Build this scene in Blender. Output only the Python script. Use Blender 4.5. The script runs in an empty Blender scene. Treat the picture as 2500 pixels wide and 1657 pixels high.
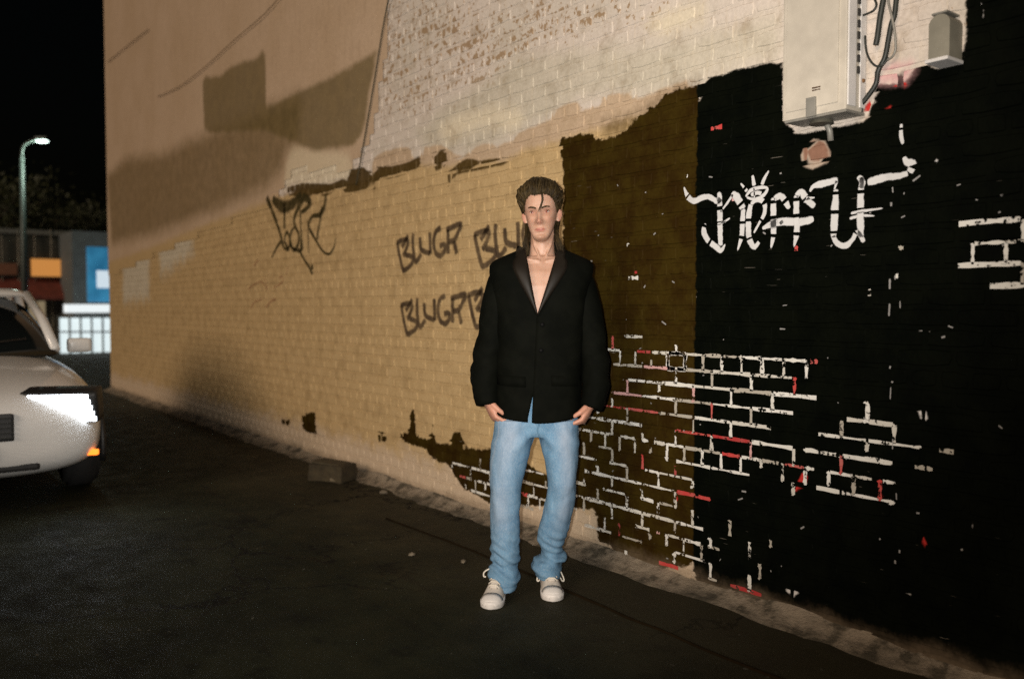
import bpy, bmesh, math, random
import numpy as np
from mathutils import Vector, Matrix, Quaternion, noise as mnoise

sc = bpy.context.scene
COL = sc.collection
rnd = random.Random(7)
nrs = np.random.RandomState(11)
R = math.radians

# ------------------------------------------------------------------ camera
FPX = 2100.0                       # focal length in pixels of the 2500 px wide photograph
CAM = Vector((0.0, -3.0, 1.266))
PITCH = math.atan(78.5 / FPX)
VIEW = Vector((-0.8 * math.cos(PITCH), 0.6 * math.cos(PITCH), -math.sin(PITCH)))
RIGHT = Vector((0.6, 0.8, 0.0))
UP = RIGHT.cross(VIEW)
cam_d = bpy.data.cameras.new('camera')
cam_d.sensor_width = 36.0
cam_d.lens = 36.0 * FPX / 2500.0
cam_d.clip_start = 0.05
cam_d.clip_end = 400.0
cam_d.dof.use_dof = True
cam_d.dof.focus_distance = 3.72
cam_d.dof.aperture_fstop = 1.4
cam = bpy.data.objects.new('camera', cam_d)
COL.objects.link(cam)
cam.location = CAM
cam.rotation_mode = 'QUATERNION'
cam.rotation_quaternion = VIEW.to_track_quat('-Z', 'Y')
sc.camera = cam

# ------------------------------------------------------------------ night sky, street glow, camera flash
world = bpy.data.worlds.new('World')
sc.world = world
world.use_nodes = True
wn = world.node_tree.nodes
bg = wn['Background']
sky = wn.new('ShaderNodeTexSky')
sky.sky_type = 'NISHITA'
sky.sun_disc = False
sky.sun_elevation = R(3.0)
sky.sun_rotation = R(200.0)
sky.air_density = 1.0
sky.dust_density = 4.0
world.node_tree.links.new(sky.outputs[0], bg.inputs[0])
bg.inputs[1].default_value = 0.0012

sun_d = bpy.data.lights.new('street_glow', 'SUN')          # warm glow of the street lamps behind the camera
sun_d.energy = 1.36
sun_d.color = (1.0, 0.79, 0.60)
sun_d.angle = R(24)
sun = bpy.data.objects.new('street_glow', sun_d)
COL.objects.link(sun)
sun.rotation_mode = 'QUATERNION'
sun.rotation_quaternion = Vector((-0.30, 0.80, -0.32)).to_track_quat('-Z', 'Y')

fl_d = bpy.data.lights.new('camera_flash', 'SPOT')         # the flash of the camera, just left of its lens
fl_d.energy = 820.0
fl_d.color = (1.0, 0.94, 0.86)
fl_d.spot_size = R(88)
fl_d.spot_blend = 1.0
fl_d.shadow_soft_size = 0.014
fl = bpy.data.objects.new('camera_flash', fl_d)
COL.objects.link(fl)
fl.location = CAM - RIGHT * 0.062 + UP * 0.03
fl.rotation_mode = 'QUATERNION'
fl.rotation_quaternion = (VIEW - RIGHT * 0.10 + UP * 0.25).to_track_quat('-Z', 'Y')

sc.view_settings.view_transform = 'Standard'
sc.view_settings.look = 'None'
sc.view_settings.exposure = 0.0
sc.view_settings.gamma = 1.0
sc.view_settings.use_curve_mapping = False
sc.cycles.use_denoising = False
sc.cycles.use_adaptive_sampling = False
sc.cycles.max_bounces = 5
sc.cycles.diffuse_bounces = 2
sc.cycles.glossy_bounces = 3
sc.cycles.transparent_max_bounces = 12
sc.cycles.sample_clamp_indirect = 2.0
sc.cycles.sample_clamp_direct = 12.0

# ------------------------------------------------------------------ helpers
def ray(px, py):                                            # direction through a pixel of the photograph
    return VIEW * FPX + RIGHT * (px - 1250.0) - UP * (py - 828.5)

def W(px, py, y=0.0):                                       # where that direction meets the wall plane: (x, z)
    d = ray(px, py)
    t = (y - CAM.y) / d.y
    p = CAM + d * t
    return (p.x, p.z)

def G(px, py, z=0.0):                                       # where it meets the ground
    d = ray(px, py)
    t = (z - CAM.z) / d.z
    return CAM + d * t

def D(px, py, depth):                                       # at a given depth from the camera
    d = ray(px, py)
    return CAM + d * (depth / FPX)

def proj(p):
    v = Vector(p) - CAM
    z = v.dot(VIEW)
    return (1250 + FPX * v.dot(RIGHT) / z, 828.5 - FPX * v.dot(UP) / z, z)

CROPS = {'g': (0, 0, .9464), '4': (1600, 0, 2.24), '5': (1400, 700, 1.6382), '6': (600, 400, 3.1357),
         '7': (240, 0, 2.6132), '8': (900, 0, 2.9575), '9': (400, 900, 2.7835), 'e': (1880, 0, 3.4081), '3': (1100, 900, 2.4133)}

def C(c, pts):                                              # measurements read off enlargements of the photo -> wall (x, z)
    ox, oy, s = CROPS[c]
    return [W(ox + x / s, oy + y / s) for x, y in pts]

def link(o, parent=None):
    COL.objects.link(o)
    if parent is not None:
        o.parent = parent
    return o

def mesh_obj(name, verts, faces, mat=None, parent=None, smooth=False, edges=()):
    me = bpy.data.meshes.new(name)
    me.from_pydata([tuple(v) for v in verts], list(edges), faces)
    if mat:
        me.materials.append(mat)
    if smooth:
        me.polygons.foreach_set('use_smooth', [True] * len(me.polygons))
    me.update()
    return link(bpy.data.objects.new(name, me), parent)

def bm_obj(name, bm, mat=None, parent=None, smooth=False):
    me = bpy.data.meshes.new(name)
    bm.to_mesh(me)
    bm.free()
    for m in (mat if isinstance(mat, (list, tuple)) else [mat]):
        if m:
            me.materials.append(m)
    if smooth:
        me.polygons.foreach_set('use_smooth', [True] * len(me.polygons))
    return link(bpy.data.objects.new(name, me), parent)

def tag(o, label=None, cat=None, group=None, kind=None):
    if label: o['label'] = label
    if cat: o['category'] = cat
    if group: o['group'] = group
    if kind: o['kind'] = kind
    return o

def empty(name, loc, rz=0.0):
    o = bpy.data.objects.new(name, None)
    COL.objects.link(o)
    o.location = loc
    o.rotation_euler = (0, 0, rz)
    o.empty_display_size = .1
    return o

def children(o):
    return [c for c in bpy.data.objects if c.parent == o]

def copy_tree(o, parent=None):
    c = o.copy()
    COL.objects.link(c)
    c.parent = parent
    for ch in children(o):
        copy_tree(ch, c)
    return c

def add_box(bm, c, s, rot=None, bevel=0.0):
    r = bmesh.ops.create_cube(bm, size=1.0)
    vs = r['verts']
    for v in vs:
        v.co = Vector((v.co.x * s[0], v.co.y * s[1], v.co.z * s[2]))
    if bevel > 0:
        es = list({e for v in vs for e in v.link_edges})
        rb = bmesh.ops.bevel(bm, geom=es, offset=bevel, segments=2, profile=.7, affect='EDGES', clamp_overlap=True)
        vs = list({v for f in rb['faces'] for v in f.verts} | {v for v in vs if v.is_valid})
        # bevel returns only the new faces; collect the whole island
        seen = set(vs); st = list(vs)
        while st:
            v = st.pop()
            for e in v.link_edges:
                o = e.other_vert(v)
                if o not in seen:
                    seen.add(o); st.append(o)
        vs = list(seen)
    for v in vs:
        co = v.co
        if rot is not None:
            co = rot @ co
        v.co = co + Vector(c)
    return vs

def box_obj(name, c, s, mat, parent=None, rot=None, bevel=0.0, smooth=False):
    bm = bmesh.new()
    add_box(bm, c, s, rot, bevel)
    return bm_obj(name, bm, mat, parent, smooth)

def add_tube(bm, pts, rad, n=8, cap=True):
    pts = [Vector(p) for p in pts]
    if not isinstance(rad, (list, tuple)):
        rad = [rad] * len(pts)
    rings = []
    t0 = (pts[1] - pts[0]).normalized()
    a = t0.orthogonal().normalized()
    for i, p in enumerate(pts):
        t = (pts[min(i + 1, len(pts) - 1)] - pts[max(i - 1, 0)]).normalized()
        a = (a - t * a.dot(t))
        a = a.normalized() if a.length > 1e-6 else t.orthogonal().normalized()
        b = t.cross(a)
        rings.append([bm.verts.new(p + (a * math.cos(2 * math.pi * k / n) + b * math.sin(2 * math.pi * k / n)) * rad[i]) for k in range(n)])
    for i in range(len(rings) - 1):
        for k in range(n):
            bm.faces.new((rings[i][k], rings[i][(k + 1) % n], rings[i + 1][(k + 1) % n], rings[i + 1][k]))
    if cap:
        bm.faces.new(rings[0][::-1])
        bm.faces.new(rings[-1])

def tube_obj(name, pts, rad, mat, parent=None, n=8, smooth=True):
    bm = bmesh.new()
    add_tube(bm, pts, rad, n)
    return bm_obj(name, bm, mat, parent, smooth)

def add_rings(bm, rings, cap0=True, cap1=True, closed=True):
    vs = [[bm.verts.new(p) for p in r] for r in rings]
    n = len(rings[0])
    for i in range(len(vs) - 1):
        for k in range(n if closed else n - 1):
            bm.faces.new((vs[i][k], vs[i][(k + 1) % n], vs[i + 1][(k + 1) % n], vs[i + 1][k]))
    if closed and cap0: bm.faces.new(vs[0][::-1])
    if closed and cap1: bm.faces.new(vs[-1])
    return vs

def spline(pts, m=6):                                       # Catmull-Rom through points
    P = [Vector(p) for p in pts]
    out = []
    for i in range(len(P) - 1):
        p0, p1, p2, p3 = P[max(i - 1, 0)], P[i], P[i + 1], P[min(i + 2, len(P) - 1)]
        for k in range(m):
            t = k / m
            out.append(.5 * ((2 * p1) + (p2 - p0) * t + (2 * p0 - 5 * p1 + 4 * p2 - p3) * t * t + (3 * p1 - p0 - 3 * p2 + p3) * t ** 3))
    out.append(P[-1])
    return out

# ---------- node materials
class Mat:
    def __init__(self, name, rough=.6, color=(.5, .5, .5), metal=0.0, spec=.5):
        self.m = bpy.data.materials.new(name)
        self.m.use_nodes = True
        self.nt = self.m.node_tree
        self.b = self.nt.nodes['Principled BSDF']
        self.b.inputs['Roughness'].default_value = rough
        self.b.inputs['Base Color'].default_value = (*color, 1)
        self.b.inputs['Metallic'].default_value = metal
        self.b.inputs['Specular IOR Level'].default_value = spec
        self._pos = None
    def n(self, t): return self.nt.nodes.new(t)
    def l(self, a, b): self.nt.links.new(a, b)
    def _set(self, sock, v):
        if isinstance(v, bpy.types.NodeSocket): self.l(v, sock)
        elif isinstance(v, (tuple, list)) and len(v) == 3 and sock.type == 'RGBA': sock.default_value = (*v, 1)
        else: sock.default_value = v
    def pos(self):
        if self._pos is None: self._pos = self.n('ShaderNodeNewGeometry').outputs['Position']
        return self._pos
    def obj(self): return self.n('ShaderNodeTexCoord').outputs['Object']
    def attr(self, name, out='Fac'):
        a = self.n('ShaderNodeAttribute'); a.attribute_name = name
        return a.outputs[out]
    def math(self, op, a, b=0.0, c=0.0, clamp=False):
        m = self.n('ShaderNodeMath'); m.operation = op; m.use_clamp = clamp
        self._set(m.inputs[0], a); self._set(m.inputs[1], b)
        if len(m.inputs) > 2: self._set(m.inputs[2], c)
        return m.outputs[0]
    def mix(self, f, a, b, blend='MIX'):
        m = self.n('ShaderNodeMix'); m.data_type = 'RGBA'; m.blend_type = blend
        self._set(m.inputs[0], f); self._set(m.inputs[6], a); self._set(m.inputs[7], b)
        return m.outputs[2]
    def noise(self, scale, detail=3.0, rough=.55, vec=None, out=0, stretch=None):
        t = self.n('ShaderNodeTexNoise')
        t.inputs['Scale'].default_value = scale; t.inputs['Detail'].default_value = detail; t.inputs['Roughness'].default_value = rough
        v = vec if vec is not None else self.pos()
        if stretch:
            mp = self.n('ShaderNodeMapping'); mp.inputs['Scale'].default_value = stretch
            self.l(v, mp.inputs[0]); v = mp.outputs[0]
        self.l(v, t.inputs['Vector'])
        return t.outputs[out]
    def smooth(self, x, lo, hi):
        m = self.n('ShaderNodeMapRange'); m.interpolation_type = 'SMOOTHSTEP'
        self._set(m.inputs[0], x); m.inputs[1].default_value = lo; m.inputs[2].default_value = hi
        return m.outputs[0]
    def lin(self, x, lo, hi, a=0.0, b=1.0):
        m = self.n('ShaderNodeMapRange')
        self._set(m.inputs[0], x); m.inputs[1].default_value = lo; m.inputs[2].default_value = hi
        m.inputs[3].default_value = a; m.inputs[4].default_value = b
        return m.outputs[0]
    def color(self, c): self._set(self.b.inputs['Base Color'], c)
    def bump(self, h, strength=.3, dist=.005):
        b = self.n('ShaderNodeBump'); b.inputs['Strength'].default_value = strength; b.inputs['Distance'].default_value = dist
        self.l(h, b.inputs['Height']); self.l(b.outputs[0], self.b.inputs['Normal'])

def simple(name, color, rough=.6, metal=0.0, var=.25, scale=30.0, bump=.15, spec=.5, emit=None, estr=1.0, dist=.002):
    M = Mat(name, rough, color, metal, spec)
    co = M.obj()
    n1 = M.noise(scale, 4, .6, co)
    n2 = M.noise(scale * .17, 3, .6, co)
    f = M.math('MULTIPLY', n1, n2)
    f = M.lin(f, .12, .42, 1 - var, 1 + var * .6)
    cc = M.mix(1.0, color, (1, 1, 1), 'MULTIPLY')
    v = M.n('ShaderNodeVectorMath'); v.operation = 'SCALE'
    v.inputs[0].default_value = color
    M.l(f, v.inputs['Scale'])
    M.color(v.outputs[0])
    if bump: M.bump(n1, bump, dist)
    if emit:
        M.b.inputs['Emission Color'].default_value = (*emit, 1)
        M.b.inputs['Emission Strength'].default_value = estr
    return M.m
# ------------------------------------------------------------------ the painted brick wall
def sdf(P, poly):                                           # signed distance, positive inside
    poly = np.asarray(poly, float)
    A = poly; B = np.roll(poly, -1, 0)
    d2 = np.full(len(P), 1e9); inside = np.zeros(len(P), bool)
    for (ax, ay), (bx, by) in zip(A, B):
        ex, ey = bx - ax, by - ay
        wx, wy = P[:, 0] - ax, P[:, 1] - ay
        t = np.clip((wx * ex + wy * ey) / (ex * ex + ey * ey + 1e-12), 0, 1)
        d2 = np.minimum(d2, (wx - ex * t) ** 2 + (wy - ey * t) ** 2)
        c = (ay > P[:, 1]) != (by > P[:, 1])
        with np.errstate(divide='ignore', invalid='ignore'):
            xi = ax + (P[:, 1] - ay) * ex / (ey if abs(ey) > 1e-12 else 1e-12)
        inside ^= c & (P[:, 0] < xi)
    d = np.sqrt(d2)
    return np.clip(np.where(inside, d, -d), -.6, .6)

WX0, WX1, WZ1 = -14.35, 2.6, 7.2
XE = W(1697, 800)[0]                                        # where brown-black paint meets black paint
XL = W(1374, 600)[0]                                        # left edge of the dark paint
XP = W(932, 150)[0]                                         # right edge of the plaster

def rect(x0, z0, x1, z1): return [(x0, z0), (x1, z0), (x1, z1), (x0, z1)]

LAY = {}
LAY['plast'] = [[(WX0 - 2, WZ1 + 2), (XP, WZ1 + 2)] + C('7', [(1800, 100), (1780, 330), (1700, 800), (1590, 960), (1380, 985), (1240, 930), (1195, 1060), (1080, 1230), (740, 1370)]) + C('g', [(250, 620)]) + [(WX0 - 2, 1.6)]]
LAY['lower'] = [C('g', [(150, 640), (300, 590), (390, 555), (500, 510), (620, 462), (700, 437), (790, 428), (860, 408), (880, 396), (960, 378), (1040, 388), (1060, 375), (1170, 372), (1215, 345), (1290, 325), (1400, 290), (1500, 265), (1610, 215)])
                + [(XE, -.4), (WX0 - 1, -.4), (WX0 - 1, 1.5)]]
LAY['pinkblk'] = [C('8', [(30, 1150), (80, 1110), (200, 1070), (300, 1060), (320, 1150), (390, 1140), (400, 1060), (530, 1050), (620, 1110), (690, 1130), (810, 1040), (900, 1030), (910, 1090), (940, 1040), (1050, 1020), (1060, 970), (1340, 850), (1345, 780), (1520, 730), (1530, 800), (1690, 760), (1690, 690), (1830, 665), (1845, 700), (1900, 660), (1905, 740), (2100, 650), (2300, 580), (2360, 600), (2300, 800), (1700, 1000), (1300, 1090), (900, 1200), (300, 1290), (20, 1300)])]
LAY['grey'] = [C('8', [(350, 950), (560, 760), (900, 560), (1050, 430), (1400, 370), (1800, 330), (2100, 330), (2420, 250), (2420, 560), (2000, 660), (1500, 730), (1300, 850), (1040, 990), (700, 1100), (400, 1080)]),
               C('4', [(0, 260), (400, 150), (690, 70), (690, 330), (250, 430), (0, 520)])]
LAY['cream'] = [C('8', [(500, 930), (620, 830), (900, 770), (1110, 800), (1120, 890), (1040, 960), (860, 900), (700, 960), (560, 1030)]),
                C('7', [(1240, 930), (1330, 950), (1600, 980), (1630, 1090), (1590, 1150), (1400, 1180), (1240, 1180), (1190, 1220), (1200, 1050)]),
                C('8', [(2000, 150), (2420, 0), (2420, 170), (2100, 260)])]
LAY['olive'] = [C('7', [(670, 520), (690, 490), (780, 490), (850, 430), (940, 390), (1010, 385), (1050, 320), (1072, 360), (1075, 690), (1280, 590), (1500, 490), (1790, 325), (1740, 560), (1700, 820), (1640, 930), (1380, 965), (1260, 910), (1060, 830), (900, 840), (720, 850), (680, 830)])]
LAY['brown'] = [C('7', [(180, 1010), (430, 985), (560, 910), (720, 850), (950, 760), (1090, 690), (1280, 600), (1300, 700), (1280, 900), (1210, 960), (1180, 1080), (1080, 1200), (760, 1340), (400, 1480), (90, 1560), (60, 1120)])]
LAY['resid'] = [C('6', [(320, 190), (440, 160), (540, 165), (650, 170), (660, 215), (610, 235), (520, 215), (470, 240), (330, 230)]),
                C('6', [(670, 160), (740, 130), (790, 150), (800, 60), (900, 40), (950, 90), (945, 170), (830, 200), (760, 205), (740, 170), (680, 190)]),
                C('6', [(960, 110), (1010, 70), (1000, 40), (1130, 35), (1230, 10), (1330, -40), (1340, 0), (1190, 75), (1090, 100), (985, 100), (975, 190), (990, 215)]),
                C('8', [(470, 1120), (550, 1095), (560, 1180), (490, 1220)]), C('8', [(580, 1260), (660, 1190), (720, 1160), (800, 1180), (960, 1160), (1000, 1165), (850, 1200), (640, 1240), (590, 1290), (578, 1330)])]
LAY['dark'] = [C('8', [(1362, 1005), (1480, 985), (1560, 962), (1640, 965), (1645, 1015), (1700, 1005), (1880, 950), (1890, 900), (1960, 830), (2080, 760), (2110, 690), (2250, 640)]) + C('4', [(60, 500), (215, 470), (230, 450)]) + [(XE + .02, W(1697, 205)[1])] +
               [(XE + .02, .06)] + C('5', [(480, 1105), (330, 1140), (240, 1130), (170, 1080), (160, 1030), (100, 1020), (95, 890), (0, 880)]) + C('3', [(690, 815), (540, 800), (410, 815), (330, 805), (230, 790)]) +
               C('9', [(2110, 850), (2030, 820), (2010, 770), (1950, 690), (1940, 650), (1830, 610), (1810, 620), (1790, 550), (1700, 520), (1610, 490), (1600, 440), (1670, 440), (1670, 270), (1705, 280), (1715, 460), (1815, 480), (1826, 300), (1845, 470), (1850, 510), (1950, 510), (1960, 410), (2025, 430), (2040, 540), (2235, 545)]) +
               [W(1270, 1118), W(1318, 1152), W(1372, 1172), (XL, 1.0), (XL, 2.0)],
               C('9', [(940, 310), (1030, 290), (1035, 440), (1100, 465), (1020, 455), (940, 410)]), C('9', [(1450, 430), (1510, 425), (1515, 490), (1460, 495)]), C('9', [(800, 340), (860, 350), (850, 385), (800, 370)]),
               C('g', [(1310, 318), (1376, 308), (1376, 330), (1310, 335)])]
LAY['fuzz'] = [C('8', [(1690, 880), (1880, 850), (1960, 800), (2080, 720), (2260, 620), (2360, 600), (2360, 700), (2000, 850), (1890, 930), (1690, 990)])]
LAY['black'] = [[(XE, W(1697, 205)[1])] + C('4', [(240, 440), (400, 400), (560, 350), (695, 335), (700, 660), (760, 730), (800, 735), (1190, 655), (1195, 480), (1215, 455), (1300, 465), (1395, 440), (1405, 340), (1480, 335), (1495, 385), (1675, 340), (1700, 250), (1695, 120), (1705, -60)]) +
                [(W(2380, 0)[0], 8.0), (4, 8.0), (4, -.4)] + C('5', [(1290, 1568), (1260, 1490), (1120, 1470), (1060, 1440), (1045, 1380), (980, 1340), (905, 1300), (830, 1325), (760, 1325), (720, 1310), (600, 1250), (500, 1190)]) + [(XE, .05)]]
LAY['white'] = [C('e', [(395, 1080), (475, 1070), (478, 1185), (395, 1190)]), C('4', [(880, 720), (935, 710), (940, 775), (885, 780)]),
                C('4', [(1890, 1060), (1925, 1060), (1905, 1090), (1890, 1085)]), C('5', [(835, 1210), (870, 1205), (920, 1215), (915, 1240), (880, 1235)]),
                C('5', [(1365, 490), (1410, 495), (1420, 545), (1395, 530)]), C('5', [(1345, 155), (1422, 158), (1422, 178), (1345, 172)]), C('5', [(1365, 240), (1420, 245), (1415, 262), (1385, 258)]),
                C('5', [(1575, 940), (1605, 932), (1600, 965), (1585, 960)]), C('e', [(1380, 1320), (1415, 1320), (1400, 1365), (1375, 1350)]), C('e', [(1725, 30), (1760, 20), (1765, 130), (1775, 160), (1750, 185), (1715, 170), (1722, 120)]),
                C('5', [(1330, 1225), (1385, 1235), (1370, 1245)]), C('5', [(1530, 1300), (1550, 1300), (1545, 1340), (1532, 1330)]), C('5', [(1230, 1185), (1280, 1190), (1278, 1198)]),
                C('5', [(985, 1350), (1035, 1360), (1030, 1400), (985, 1410)]), C('5', [(1740, 1245), (1800, 1230), (1800, 1260)])]
LAY['bare'] = [C('e', [(300, 1230), (360, 1195), (430, 1195), (475, 1280), (455, 1340), (300, 1340)])]
LAY['barerim'] = [C('e', [(282, 1280), (320, 1210), (360, 1185), (440, 1185), (480, 1285), (460, 1350), (380, 1390), (282, 1365)])]
LAY['flake'] = [C('8', [(90, -60), (2420, -60), (2350, 40), (2050, 130), (1850, 210), (1420, 330), (1200, 420), (980, 620), (700, 720), (500, 800), (200, 860), (90, 900), (60, 500)])]
LAY['pale'] = [C('g', [(282, 556), (345, 560), (345, 690), (285, 700)]), C('g', [(368, 552), (440, 536), (448, 580), (372, 640)])]
LAY['pink'] = [C('e', [(890, 620), (950, 550), (1100, 510), (1200, 540), (1190, 620), (1120, 685), (890, 690)])]
LAY['red'] = [C('e', [(970, 740), (1020, 700), (1110, 690), (1150, 670), (1160, 680), (1130, 720), (1115, 770), (1080, 710), (1010, 740)]), C('e', [(800, 870), (845, 800), (850, 930), (800, 930)]),
              C('e', [(720, 930), (760, 860), (790, 850), (740, 930)]), C('e', [(960, 860), (990, 870), (1010, 860), (1000, 900), (985, 915)]), C('5', [(1275, 500), (1290, 500), (1290, 620), (1280, 620)]),
              C('5', [(1215, 860), (1235, 820), (1245, 860), (1260, 885)]), C('5', [(885, 800), (920, 740), (935, 745), (932, 815), (890, 820)]), C('5', [(400, 830), (430, 835), (415, 860)]),
              C('5', [(1395, 1000), (1418, 1000), (1418, 1085), (1370, 1085), (1395, 1070)])]

BIAS = {'resid': .016, 'bare': .012, 'barerim': .012}
def attach_layers(me, XZ):
    for k, polys in LAY.items():
        d = None
        for p in polys:
            s = sdf(XZ, p)
            d = s if d is None else np.maximum(d, s)
        d = d + BIAS.get(k, 0)
        a = me.attributes.new('p_' + k, 'FLOAT', 'POINT')
        a.data.foreach_set('value', d.astype(np.float32))

def paint_material(name, flakes=1.0, lift=1.0, plaster=False, joint=False):
    M = Mat(name, .62)
    big = M.noise(1.3, 4, .6)
    mid = M.noise(7.0, 4, .65)
    fine = M.noise(60.0, 3, .6)
    drip = M.noise(3.0, 4, .6, stretch=(6.0, 1.0, .8))
    edge = M.noise(5.5, 5, .7)
    edgeb = M.noise(28.0, 3, .6)
    vst = M.noise(9.0, 3, .6, stretch=(5.0, 1.0, .35))
    col = M.mix(M.smooth(big, .35, .7), (.64, .565, .50), (.57, .515, .44))
    col = M.mix(M.math('MULTIPLY', M.smooth(mid, .55, .75), .35), col, (.42, .36, .29))
    # flaking of the pale coat down to brown brick
    if flakes and not plaster:
        fn = M.noise(24.0, 4, .65, stretch=(1.0, 1.0, .8))
        fn2 = M.noise(2.2, 3, .6)
        zz = M.n('ShaderNodeSeparateXYZ'); M.l(M.pos(), zz.inputs[0])
        hz = M.math('ADD', M.lin(zz.outputs[2], 2.3, 4.0, -.10, .06), 0)
        f = M.math('ADD', M.math('ADD', fn, M.math('MULTIPLY', fn2, .34)), M.lin(M.attr('p_flake'), -.12, .12, -.16, .0))
        row = M.noise(1.0, 2, .5, stretch=(2.2, 1.0, 14.0))
        f = M.math('ADD', f, M.math('MULTIPLY', M.math('SUBTRACT', row, .5), .30))
        col = M.mix(M.math('MULTIPLY', M.smooth(f, .685, .73), .85 * flakes), col, (.31, .20, .105))
    def lay(col, key, c, amp=.03, soft=.01, op=1.0, ampb=.01, c2=None):
        a = M.attr('p_' + key)
        e = M.math('MULTIPLY_ADD', M.math('SUBTRACT', edge, .5), 2 * amp, a)
        e = M.math('MULTIPLY_ADD', M.math('SUBTRACT', edgeb, .5), 2 * ampb, e)
        f = M.smooth(e, -soft, soft)
        if op < 1: f = M.math('MULTIPLY', f, op)
        cc = c if c2 is None else M.mix(M.smooth(mid, .35, .65), c, c2)
        return M.mix(f, col, cc)
    if plaster:
        low_ = None
        col = M.mix(M.smooth(big, .3, .7), (.50, .370, .250), (.55, .415, .295))
        col = M.mix(M.math('MULTIPLY', M.smooth(drip, .5, .72), .25), col, (.33, .235, .15))
        col = lay(col, 'cream', (.66, .56, .40), .05, .06, .85, .02)
        col = lay(col, 'lower', (.52, .375, .195), .06, .05, 1.0, .02, c2=(.47, .335, .17))
        col = lay(col, 'resid', (.068, .041, .010), .004, .008, .97, .007)
    else:
        plc = M.mix(M.smooth(big, .3, .7), (.50, .370, .250), (.55, .415, .295))
        col = lay(col, 'plast', plc, .06, .05, 1.0, .02)
        col = lay(col, 'grey', (.56, .51, .41), .06, .07, .8, c2=(.47, .43, .34))
        col = lay(col, 'cream', (.70, .62, .47), .05, .06, .9, .02)
        col = lay(col, 'pinkblk', (.50, .375, .255), .015, .012, .95, .006)
        col = lay(col, 'lower', (.52, .375, .195), .04, .03, 1.0, .015, c2=(.47, .335, .17))
    col = lay(col, 'brown', (.165, .115, .052), .10, .13, .80, c2=(.23, .16, .08))
    col = lay(col, 'olive', (.135, .100, .04), .035, .035, .78, .015, c2=(.17, .125, .05))
    col = lay(col, 'pale', (.58, .55, .46), .25, .12, .75, .05) if not plaster else col
    if not plaster:
        col = lay(col, 'resid', (.068, .041, .010), .004, .008, .97, .007)
        # soft grime and vertical streaks on the lower beige coat
        col = M.mix(M.math('MULTIPLY', M.smooth(vst, .52, .75), .22), col, (.62, .50, .32))
        col = M.mix(M.math('MULTIPLY', M.smooth(mid, .48, .75), .36), col, (.25, .17, .085))
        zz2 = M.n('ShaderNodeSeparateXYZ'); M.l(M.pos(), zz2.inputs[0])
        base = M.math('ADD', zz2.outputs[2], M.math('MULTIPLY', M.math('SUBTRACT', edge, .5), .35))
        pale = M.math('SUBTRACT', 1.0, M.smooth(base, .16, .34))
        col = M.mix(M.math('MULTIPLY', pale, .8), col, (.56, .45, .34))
        col = lay(col, 'fuzz', (.075, .043, .012), .05, .06, .75, .03)
        col = lay(col, 'dark', (.0385, .0245, .0038), .026, .006, 1.0, .022, c2=(.0240, .0125, .0024))
        col = lay(col, 'black', (.0014, .0020, .0012), .014, .006, 1.0, .013, c2=(.0026, .0034, .0018))
        col = lay(col, 'pink', (.62, .36, .36), .02, .03, 1.0)
        col = lay(col, 'barerim', (.42, .34, .27), .004, .006, 1.0, .005)
        col = lay(col, 'bare', (.24, .13, .09), .004, .008, 1.0, .006)
        col = lay(col, 'white', (.62, .60, .58), .006, .004, 1.0, .010)
        col = lay(col, 'red', (.50, .035, .03), .006, .004, 1.0, .005)
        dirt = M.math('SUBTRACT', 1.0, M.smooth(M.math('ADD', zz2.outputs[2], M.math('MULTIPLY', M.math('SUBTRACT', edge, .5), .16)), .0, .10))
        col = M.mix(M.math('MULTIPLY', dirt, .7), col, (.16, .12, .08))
        # thin pale scratches through the dark coats
        sx = M.noise(16.0, 2, .5, stretch=(.5, 1.0, 9.0))
        sm = M.math('MULTIPLY', M.smooth(sx, .715, .735), M.smooth(M.noise(1.6, 2, .5), .5, .6))
        col = M.mix(M.math('MULTIPLY', sm, .35), col, (.40, .36, .30))
    tone = M.lin(fine, .3, .7, .90 * lift, 1.08 * lift)
    v = M.n('ShaderNodeVectorMath'); v.operation = 'SCALE'
    M.l(col, v.inputs[0]); M.l(tone, v.inputs['Scale'])
    M.color(v.outputs[0])
    h = M.math('ADD', M.math('MULTIPLY', fine, .4), M.math('ADD', mid, M.math('MULTIPLY', drip, .5)))
    M.bump(h, .35 if not plaster else .22, .006)
    M.b.inputs['Specular IOR Level'].default_value = .03
    return M.m

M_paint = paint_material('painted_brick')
M_joint = paint_material('painted_joint', flakes=.2, lift=.97, joint=True)
M_plast = paint_material('painted_plaster', plaster=True)

wall = empty('brick_wall', (-6.0, 0.0, 0.0))
tag(wall, 'long brick side wall painted beige at one end and black at the other, with graffiti', 'wall', kind='thing')
def on_wall(o):
    o.parent = wall
    o.matrix_parent_inverse = Matrix.Translation((6.0, 0, 0))
    return o

# core of the building behind the bricks, and its far end
core = box_obj('masonry_core', ((WX0 + WX1) / 2, 3.52, 3.55), (WX1 - WX0 - .04, 7.0, 7.3), simple('masonry', (.10, .07, .05), .9))
on_wall(core)

PLP = LAY['plast'][0]
CO, PX, HX, ZB, JW = .0715, .2127, .10635, .122, .0115
def brick_rows():
    k = -3
    while True:
        z0 = ZB + CO * k
        if z0 > WZ1: break
        if k % 6 == 0:
            p, ph = HX, -2.571
        else:
            p = PX
            ph = -2.519 if (k % 6) % 2 == 1 else -2.625
        yield k, z0, p, ph
        k += 1

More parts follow.
